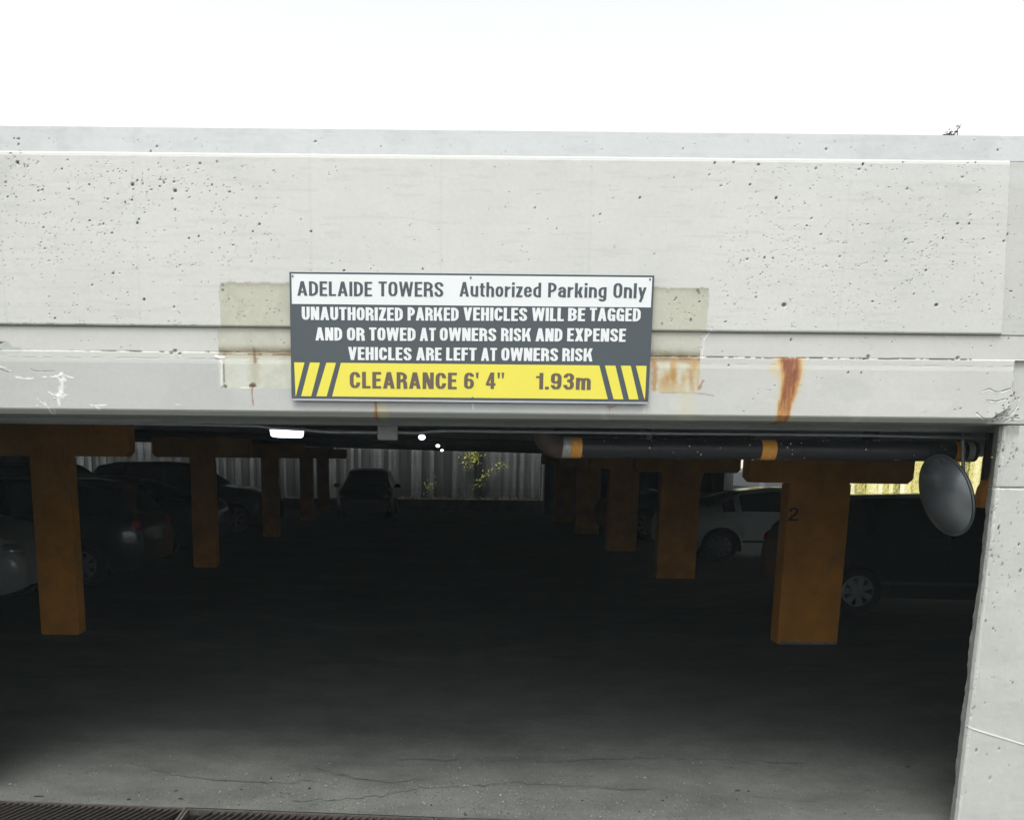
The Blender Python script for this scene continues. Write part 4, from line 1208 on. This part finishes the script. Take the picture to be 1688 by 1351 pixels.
tag(mb.build('dry_twigs', M['twig']), 'short dark twigs and leaf bits lying near the drain', 'debris', kind='stuff')

# tuft of dead leaves on top of the wall
q = un(1573, 214, YW + .045)
tf = empty('dried_weed', (q.x, YW + .045, 3.314)); tag(tf, 'small dried weed with dark leaves on top of the wall, far right', 'weed')
mb = MB()
mb.tube([(-.02, 0, 0), (.0, 0, .02), (.035, .0, .07), (.05, 0, .10)], [.003, .0025, .002, .001], 6)
mb.tube([(-.02, 0, 0), (-.04, .01, .02), (-.045, .01, .04)], [.003, .002, .001], 6)
mb.tube([(.0, 0, .02), (.02, -.01, .05), (.01, -.01, .08)], [.002, .002, .001], 6)
mb.build('stem', M['twig'], tf)
tf.scale = (.65, .65, .6)
mb = MB()
def leafy(mb, c, s_, n=1):
    for _ in range(n):
        nrm_ = Vector((random.gauss(0, 1), random.gauss(0, 1), random.gauss(0, 1))).normalized()
        a_ = nrm_.orthogonal().normalized(); b_ = nrm_.cross(a_)
        t_ = random.uniform(0, 6.28); a_, b_ = a_ * math.cos(t_) + b_ * math.sin(t_), b_ * math.cos(t_) - a_ * math.sin(t_)
        s2 = s_ * random.uniform(.6, 1.3)
        p = [c - a_ * s2, c + b_ * s2 * .45 + nrm_ * s2 * .2, c + a_ * s2, c - b_ * s2 * .45 + nrm_ * s2 * .2]
        mb.b.faces.new([mb.b.verts.new(v) for v in p])
for i in range(60):
    leafy(mb, Vector((random.gauss(-.02, .020), random.gauss(0, .010), .004 + abs(random.gauss(.012, .010)))), .013)
for c in ((.036, 0, .068), (.03, 0, .08), (.012, -.01, .075), (-.045, .01, .04)): leafy(mb, Vector(c), .009, 2)
mb.build('leaves', M['twig'], tf)['kind'] = 'stuff'

# ---------------------------------------------------------------- fences, planting bed at the back
tag(MB().box(-13.5, 6.2, 32.0, 34.5, 0.0, .40).build('planting_bed', M['bark_bed']), kind='structure')
k_ = MB().box(-13.5, 6.2, 31.82, 31.998, 0.0, .425, .015).build('kerb', M['kerb']); tag(k_, kind='structure')
def fence(name_label, x0, x1, y, z0, h, pitch, mat, group=None, skew=0.0):
    e = empty('board_fence', (x0, y, z0)); tag(e, name_label, 'fence')
    mes = []
    for v in range(5):
        w = pitch * (random.uniform(.70, .86) if v < 3 else 1.56)
        mb = MB(); mb.box(0, w, 0, .022, 0, h + random.uniform(-.02, .02), .003)
        bmesh.ops.recalc_face_normals(mb.b, faces=mb.b.faces)
        me = bpy.data.meshes.new('board'); mb.b.to_mesh(me); mb.b.free(); me.materials.append(mat); mes.append(me)
    n = int((x1 - x0) / pitch)
    for i in range(n):
        o = link_mesh('board', random.choice(mes[:3] if i % 2 == 0 else mes[3:]), None, e)
        o.location = (i * pitch + (random.uniform(0, .010) if i % 2 == 0 else -.36 * pitch), (i % 2) * .045 + random.uniform(0, .004) + skew * i * pitch, 0)
        o.rotation_euler = (0, random.gauss(0, .004), 0)
    L = x1 - x0
    for z in (.35, h - .35):
        r_ = MB().box(0, L, .074, .112, z, z + .09).build('rail', mat, e)
        r_.rotation_euler = (0, 0, math.atan(skew))
    for i in range(int(L / 2.4) + 1):
        p_ = MB().box(i * 2.4, i * 2.4 + .09,   .114 + skew * i * 2.4, .20 + skew * i * 2.4, 0, h - .05).build('fence_post', mat, e)
    return e
fence('tall weathered grey board fence seen across the back of the garage', -13.4, 6.1, 33.2, .40, 2.9, .135, M['fence'])
fence('sunlit pale yellow board fence outside to the right of the garage', 6.9, 18.0, 24.5, 0.0, 2.9, .15, M['palefence'])
mb = MB()
for i in range(1100):
    x = random.uniform(-13, 6); y = 32.05 + random.random() ** 1.5 * .9
    leafy(mb, Vector((x, y, .425 + abs(random.gauss(0, .03)) + (.05 if random.random() < .1 else 0))), random.uniform(.03, .06))
tag(mb.build('fallen_leaves', M['deadleaf']), 'fallen leaves and litter along the planting bed at the back fence', 'leaf litter', kind='stuff')
def vine(label, pts, n, s_, mat='leaf', spread=.10):
    Y = 33.05
    P = [un(x, y, Y) for x, y in pts]
    e = empty('climbing_plant', (P[0].x, Y, P[0].z)); tag(e, label, 'plant')
    mb = MB(); mb.tube([p_ - P[0] for p_ in P], .012, 6); mb.build('stem', M['twig'], e)
    mb = MB()
    for i in range(n):
        t_ = random.random() * (len(P) - 1); k = int(t_)
        c = P[k].lerp(P[k + 1], t_ - k) - P[0] + Vector((random.gauss(0, spread), -abs(random.gauss(0, .05)), random.gauss(0, spread * .8)))
        leafy(mb, c, s_)
    mb.build('leaves', M[mat], e)['kind'] = 'stuff'
vine('bright yellow-green vine hanging on the upper part of the back fence', [(786, 738), (780, 748), (773, 758), (768, 766)], 190, .055, spread=.16)
vine('sparse trailing vine sloping across the lower part of the back fence', [(835, 766), (822, 768), (808, 775), (798, 784), (792, 794), (780, 804)], 120, .05, spread=.09)
vine('small bare sapling with a few leaves in front of the back fence', [(706, 806), (709, 799), (712, 795)], 34, .045, spread=.12)

# downpipe at the right end of the back opening
a = un(895, 760, 31.0)
dp = MB().tube([(a.x * 32.2 / 31, 32.62, 0), (a.x * 32.2 / 31, 32.62, 2.4)], .055, 12).build('downpipe', M['palepipe'], sm=50)
tag(dp, 'pale grey vertical downpipe where the back opening meets the dark wall', 'pipe')
G(MB().box(a.x + .06, a.x + .75, 30.6, 30.98, 0, 2.08).build('inner_wall', M['conc']))

# ---------------------------------------------------------------- cars
def lerpk(keys, x):
    if x <= keys[0][0]: return keys[0][1]
    for (a, b_), (c, d) in zip(keys[:-1], keys[1:]):
        if x <= c:
            t = (x - a) / (c - a)
            return b_ + (d - b_) * t
    return keys[-1][1]
def sm_k(keys, x, r=.06):
    return sum(lerpk(keys, x + d * r) for d in (-1, -.5, 0, .5, 1)) / 5
def wheel(par, x, y, side, R_, spokes, rimcol='alloy', rimr=.63):
    w = .20
    mb = MB()
    prof_ = [(rimr * R_, -w / 2 + .02), (R_ * .93, -w / 2), (R_, -w / 2 + .03), (R_, w / 2 - .03), (R_ * .93, w / 2), (rimr * R_, w / 2 - .02), (rimr * R_, -w / 2 + .02)]
    n = 40; rg = []
    for r_, o_ in prof_[:-1]:
        rg.append([mb.b.verts.new((r_ * math.cos(2 * math.pi * k / n), o_, r_ * math.sin(2 * math.pi * k / n))) for k in range(n)])
    for i in range(len(rg)):
        A_, B_ = rg[i], rg[(i + 1) % len(rg)]
        for k in range(n): mb.b.faces.new((A_[k], A_[(k + 1) % n], B_[(k + 1) % n], B_[k]))
    t = mb.build('wheel', M['tyre'], par, sm=40)
    t.location = (x, y, R_)
    mb = MB()
    yo = side * (w / 2 - .015)
    # ring
    for ra, rb in ((rimr * R_, rimr * R_ * .90),):
        for k in range(n):
            a0_, a1_ = 2 * math.pi * k / n, 2 * math.pi * (k + 1) / n
            quad(mb.b, (ra * math.cos(a0_), yo, ra * math.sin(a0_)), (ra * math.cos(a1_), yo, ra * math.sin(a1_)), (rb * math.cos(a1_), yo + side * .008, rb * math.sin(a1_)), (rb * math.cos(a0_), yo + side * .008, rb * math.sin(a0_)))
    for k in range(spokes):
        a_ = 2 * math.pi * (k + .5) / spokes
        ca, sa = math.cos(a_), math.sin(a_)
        hw0, hw1 = .024, .040
        r0_, r1_ = R_ * .10, rimr * R_ * .93
        pts_ = [(r0_, -hw0, .014), (r1_, -hw1, .006), (r1_, hw1, .006), (r0_, hw0, .014)]
        top_ = [mb.b.verts.new((r_ * ca - s__ * sa, yo + side * d_, r_ * sa + s__ * ca)) for r_, s__, d_ in pts_]
        bot_ = [mb.b.verts.new((r_ * ca - s__ * sa, yo + side * (d_ - .03), r_ * sa + s__ * ca)) for r_, s__, d_ in pts_]
        mb.b.faces.new(top_)
        for i in range(4): mb.b.faces.new((top_[i], top_[(i + 1) % 4], bot_[(i + 1) % 4], bot_[i]))
    mb.tube([(0, yo - side * .01, 0), (0, yo + side * .022, 0)], [.062, .05], 20)
    mb.build('rim', M[rimcol], t)
    MB().tube([(0, yo - side * .05, 0), (0, yo - side * .045, 0)], rimr * R_ * .99, 24).build('brake_disc', M['black'], t)
    return t

CAR = {
 'hatch': dict(L=4.15, W=.86, R=.305, wx=(-1.26, 1.28), belt=[(-2.07, .90), (-1.2, .95), (.6, .90), (1.1, .86), (2.07, .62)],
   top=[(-2.075, .62), (-2.06, .92), (-1.96, 1.02), (-1.62, 1.40), (-1.2, 1.47), (-.2, 1.50), (.3, 1.44), (1.12, .97), (1.6, .88), (1.95, .74), (2.07, .56)], glass=(-1.62, .92), rg=(-1.97, -1.60), ws=(.30, 1.12), pil=((-.32, -.22), (-1.20, -1.10)), roofw=.60),
 'sedan': dict(L=4.55, W=.88, R=.315, wx=(-1.38, 1.36), belt=[(-2.27, .88), (-1.2, .95), (.6, .91), (1.1, .86), (2.27, .60)],
   top=[(-2.275, .66), (-2.26, .93), (-2.15, 1.02), (-1.60, 1.07), (-.95, 1.37), (-.4, 1.44), (.1, 1.43), (.4, 1.37), (1.15, .98), (1.7, .88), (2.12, .72), (2.27, .55)], glass=(-1.35, .98), rg=(-1.60, -.95), ws=(.36, 1.15), pil=((-.28, -.18), (-1.12, -1.04)), roofw=.56),
 'suv': dict(L=4.6, W=.92, R=.35, wx=(-1.36, 1.38), belt=[(-2.28, 1.02), (-1.2, 1.06), (.6, 1.03), (1.1, 1.0), (2.28, .80)],
   top=[(-2.285, .8), (-2.27, 1.10), (-2.2, 1.2), (-1.98, 1.58), (-1.6, 1.66), (-.3, 1.68), (.3, 1.62), (1.0, 1.12), (1.6, 1.05), (2.1, .94), (2.28, .72)], glass=(-1.95, .82), rg=(-2.2, -1.97), ws=(.30, 1.0), pil=((-.35, -.25), (-1.30, -1.20)), roofw=.66),
}
def make_car(kind, paint, label, loc, rz, spokes=7, rimcol='alloy', group=None):
    k = CAR[kind]; L, Wd, Rw = k['L'], k['W'], k['R']
    e = empty('parked_car', loc, rz); tag(e, label, 'car', group)
    hl = L / 2
    st = sorted(set([round(-hl + i * L / 84, 4) for i in range(85)] + [w_ + s_ * (Rw + .055) for w_ in k['wx'] for s_ in (-1, 1)]))
    sill = .22
    faces = {'body': [], 'windshield': [], 'rear_window': [], 'side_window': [[], []]}
    secs = []
    for x in st:
        endf = max(0, (abs(x) - (hl - .55)) / .55)
        wx_ = Wd * (1 - .17 * endf ** 2.2)
        zb = sill + .10 * max(0, (abs(x) - (hl - .35)) / .35) ** 2
        arch = 0
        for w_ in k['wx']:
            d = Rw + .055
            if abs(x - w_) <= d + 1e-6:
                arch = max(arch, Rw + math.sqrt(max(0, d * d - (x - w_) ** 2)))
        zb = max(zb, arch)
        zt = sm_k(k['top'], x, .05)
        zs = min(sm_k(k['belt'], x, .1), zt - .03)
        zb = min(zb, zs - .06)
        cab = max(0.0, min(1.0, (zt - zs - .06) / .35))
        cw = k['roofw']
        wr = wx_ * .90 * (1 - cab) + cw * cab
        pts_ = [(wx_ * .90, zb + (0 if arch else .0)), (wx_ * .975, zb + (zs - zb) * .22), (wx_, zb + (zs - zb) * .55), (wx_ * .985, zb + (zs - zb) * .85), (wx_ * .955, zs),
                (wx_ * .935, zs + (zt - zs) * .10), (wr + (wx_ * .93 - wr) * .12 * cab, zs + (zt - zs) * (.84 if cab > .2 else .55)), (wr * .93, zs + (zt - zs) * .95), (wr * .6, zt - .006 * cab), (0, zt)]
        if arch: pts_[0] = (wx_ * .985, zb)
        secs.append(pts_)
    verts = {}
    fb, fw, fr, fs = MB(), MB(), MB(), (MB(), MB())
    caches = {}
    def V(mb, i, j, s_):
        key = (id(mb), i, j, s_ if j < 9 else 0)
        if key not in caches:
            y_, z_ = secs[i][j]
            caches[key] = mb.b.verts.new((st[i], s_ * y_, z_))
        return caches[key]
    for i in range(len(st) - 1):
        xm = (st[i] + st[i + 1]) / 2
        for j in range(9):
            for si, s_ in enumerate((-1, 1)):
                tgt = fb
                inwin = k['glass'][0] < xm < k['glass'][1]
                hgt = secs[i][9][1] - secs[i][4][1]
                if j == 5 and inwin and hgt > .16 and not any(a < xm < b_ for a, b_ in k['pil']): tgt = fs[si]
                if j in (7, 8) and k['ws'][0] < xm < k['ws'][1]: tgt = fw
                if j in (7, 8) and k['rg'][0] < xm < k['rg'][1]: tgt = fr
                q_ = [V(tgt, i, j, s_), V(tgt, i + 1, j, s_), V(tgt, i + 1, j + 1, s_), V(tgt, i, j + 1, s_)]
                if len(set(q_)) == 4:
                    try: tgt.b.faces.new(q_ if s_ < 0 else q_[::-1])
                    except ValueError: pass
    for i in (0, len(st) - 1):
        ring = [V(fb, i, j, -1) for j in range(10)] + [V(fb, i, j, 1) for j in range(8, -1, -1)]
        fb.b.faces.new(ring)
    fb.build('body', M[paint], e, sm=35)
    fw.build('windshield', M['glass'], e, sm=40)
    fr.build('rear_window', M['glass'], e, sm=40)
    for f_ in fs: f_.build('side_window', M['glass'], e, sm=40)
    # dark underbody and wheel wells
    u = MB().box(-hl + .25, hl - .25, -Wd * .72, Wd * .72, .2, .72); u.build('underbody', M['black'], e)
    for w_ in k['wx']:
        for s_ in (-1, 1):
            wheel(e, w_, s_ * (Wd - .12), s_, Rw, spokes, rimcol)
    # lights, mirrors, handles, bumper trims
    zf = lerpk(k['top'], hl - .18); zr_ = lerpk(k['belt'], -hl + .1)
    for s_ in (-1, 1):
        mb = MB(); bmesh.ops.create_uvsphere(mb.b, u_segments=16, v_segments=8, radius=1)
        for v in mb.b.verts: v.co = Vector((hl - .235 + v.co.x * .20, s_ * (Wd * .76 + v.co.y * .115 - abs(v.co.x) * .03), zf - .085 + v.co.z * .075 - v.co.x * .02))
        mb.build('headlight', M['lens'], e, sm=60)
        mb = MB(); bmesh.ops.create_uvsphere(mb.b, u_segments=16, v_segments=8, radius=1)
        for v in mb.b.verts: v.co = Vector((-hl + .12 + v.co.x * .11, s_ * (Wd * .80 + v.co.y * .07), zr_ - .07 + v.co.z * .11))
        mb.build('taillight', M['redlens'], e, sm=60)
        mb = MB(); bmesh.ops.create_uvsphere(mb.b, u_segments=14, v_segments=8, radius=1)
        for v in mb.b.verts: v.co = Vector((.80 + v.co.x * .065, s_ * (Wd + .085 + v.co.y * .10), lerpk(k['belt'], .8) + .09 + v.co.z * .07))
        mb.tube([(.80, s_ * (Wd * .93), lerpk(k['belt'], .8) + .03), (.80, s_ * (Wd + .05), lerpk(k['belt'], .8) + .07)], .02, 8)
        mb.build('wing_mirror', M[paint], e, sm=60)
        for xh in (-.35, -1.0 if kind == 'sedan' else -1.02):
            zh = lerpk(k['belt'], xh) - .09
            MB().box(xh, xh + .17, s_ * (Wd * .99) - .004, s_ * (Wd * .99) + .022, zh, zh + .028, .008).build('door_handle', M[paint], e)
        mb = MB()
        for xs_ in (-.27, .86):
            zt_ = lerpk(k['belt'], xs_) - .02
            mb.box(xs_ - .003, xs_ + .003, s_ * Wd - .004, s_ * Wd + .0015, .34, zt_)
        mb.build('door_seam', M['black'], e)
        mb = MB().box(-1.0, .92, s_ * Wd * .995 - .01, s_ * Wd * .995 + .010, .40, .44, .006).build('side_moulding', M['black'] if 'white' in paint else M['paint_grey'], e)
        MB().tube([(hl - .10, s_ * Wd * .64, .36), (hl - .055, s_ * Wd * .64, .36)], [.05, .045], 14).build('fog_lamp', M['lens'], e)
    MB().box(hl - .03, hl + .006, -.42, .42, .50, .60, .01).build('grille', M['black'], e)
    MB().box(hl - .06, hl - .008, -.55, .55, .27, .38, .01).build('lower_grille', M['black'], e)
    MB().box(-hl - .008, -hl + .01, -.16, .16, .62, .73).build('licence_plate', M['greybox'], e)
    return e
cb_ = make_car('hatch', 'paint_black', 'black car with a seven-spoke silver hubcap right of the number two column', (6.30, 11.47, 0), math.radians(-6), 7)
cb_.scale = (.95, 1.0, .955)
wc_ = make_car('sedan', 'paint_white', 'white low car parked on the right behind the number two column', (6.48, 17.25, 0), 0, 9, 'rim')
wc_.scale = (1, 1, .94)
make_car('suv', 'paint_blue', 'dark vehicle on the right behind the second yellow column, almost hidden in shadow', (6.2, 22.0, 0), math.pi, 7, 'rim')
lc_ = make_car('hatch', 'paint_white', 'white car at the far left edge with its headlight facing the aisle', (-6.68, 10.85, 0), 0, 7, 'rim')
lc_.scale = (1, 1, 1.1)
make_car('hatch', 'paint_blue', 'dark hatchback with its tail light toward the aisle just behind the first left column', (-6.15, 13.3, 0), math.pi, 7, 'rim')
make_car('sedan', 'paint_blue', 'dark low car beside the second left column, nearer of the two there', (-6.3, 17.0, 0), math.pi, 7, 'rim')
make_car('suv', 'paint_black', 'black tall car with its roof just under the beam beside the third left column', (-6.3, 23.0, 0), 0, 7, 'rim')
make_car('suv', 'paint_grey', 'dark grey tall car in deep shadow behind the second left column, further from the aisle', (-8.2, 19.8, 0), 0, 7, 'rim')
make_car('hatch', 'paint_black', 'small black car facing the entrance in front of the back fence', (-2.2, 29.3, 0), -math.pi / 2, 7, 'rim')

# ---------------------------------------------------------------- thin volume added to lift the dark interior like lens glare
hm = bpy.data.materials.new('glare_veil'); hm.use_nodes = True
hn = hm.node_tree
for n_ in list(hn.nodes):
    if n_.type == 'BSDF_PRINCIPLED': hn.nodes.remove(n_)
pv = hn.nodes.new('ShaderNodeVolumePrincipled')
pv.inputs['Color'].default_value = (0.80, 0.97, 1.0, 1)
pv.inputs['Density'].default_value = 0.0013
hn.links.new(pv.outputs[0], hn.nodes['Material Output'].inputs['Volume'])
hz = MB().box(-150, 150, -150, 150, -1.4, 3.75).build('veil_volume', hm)
tag(hz, kind='stuff')
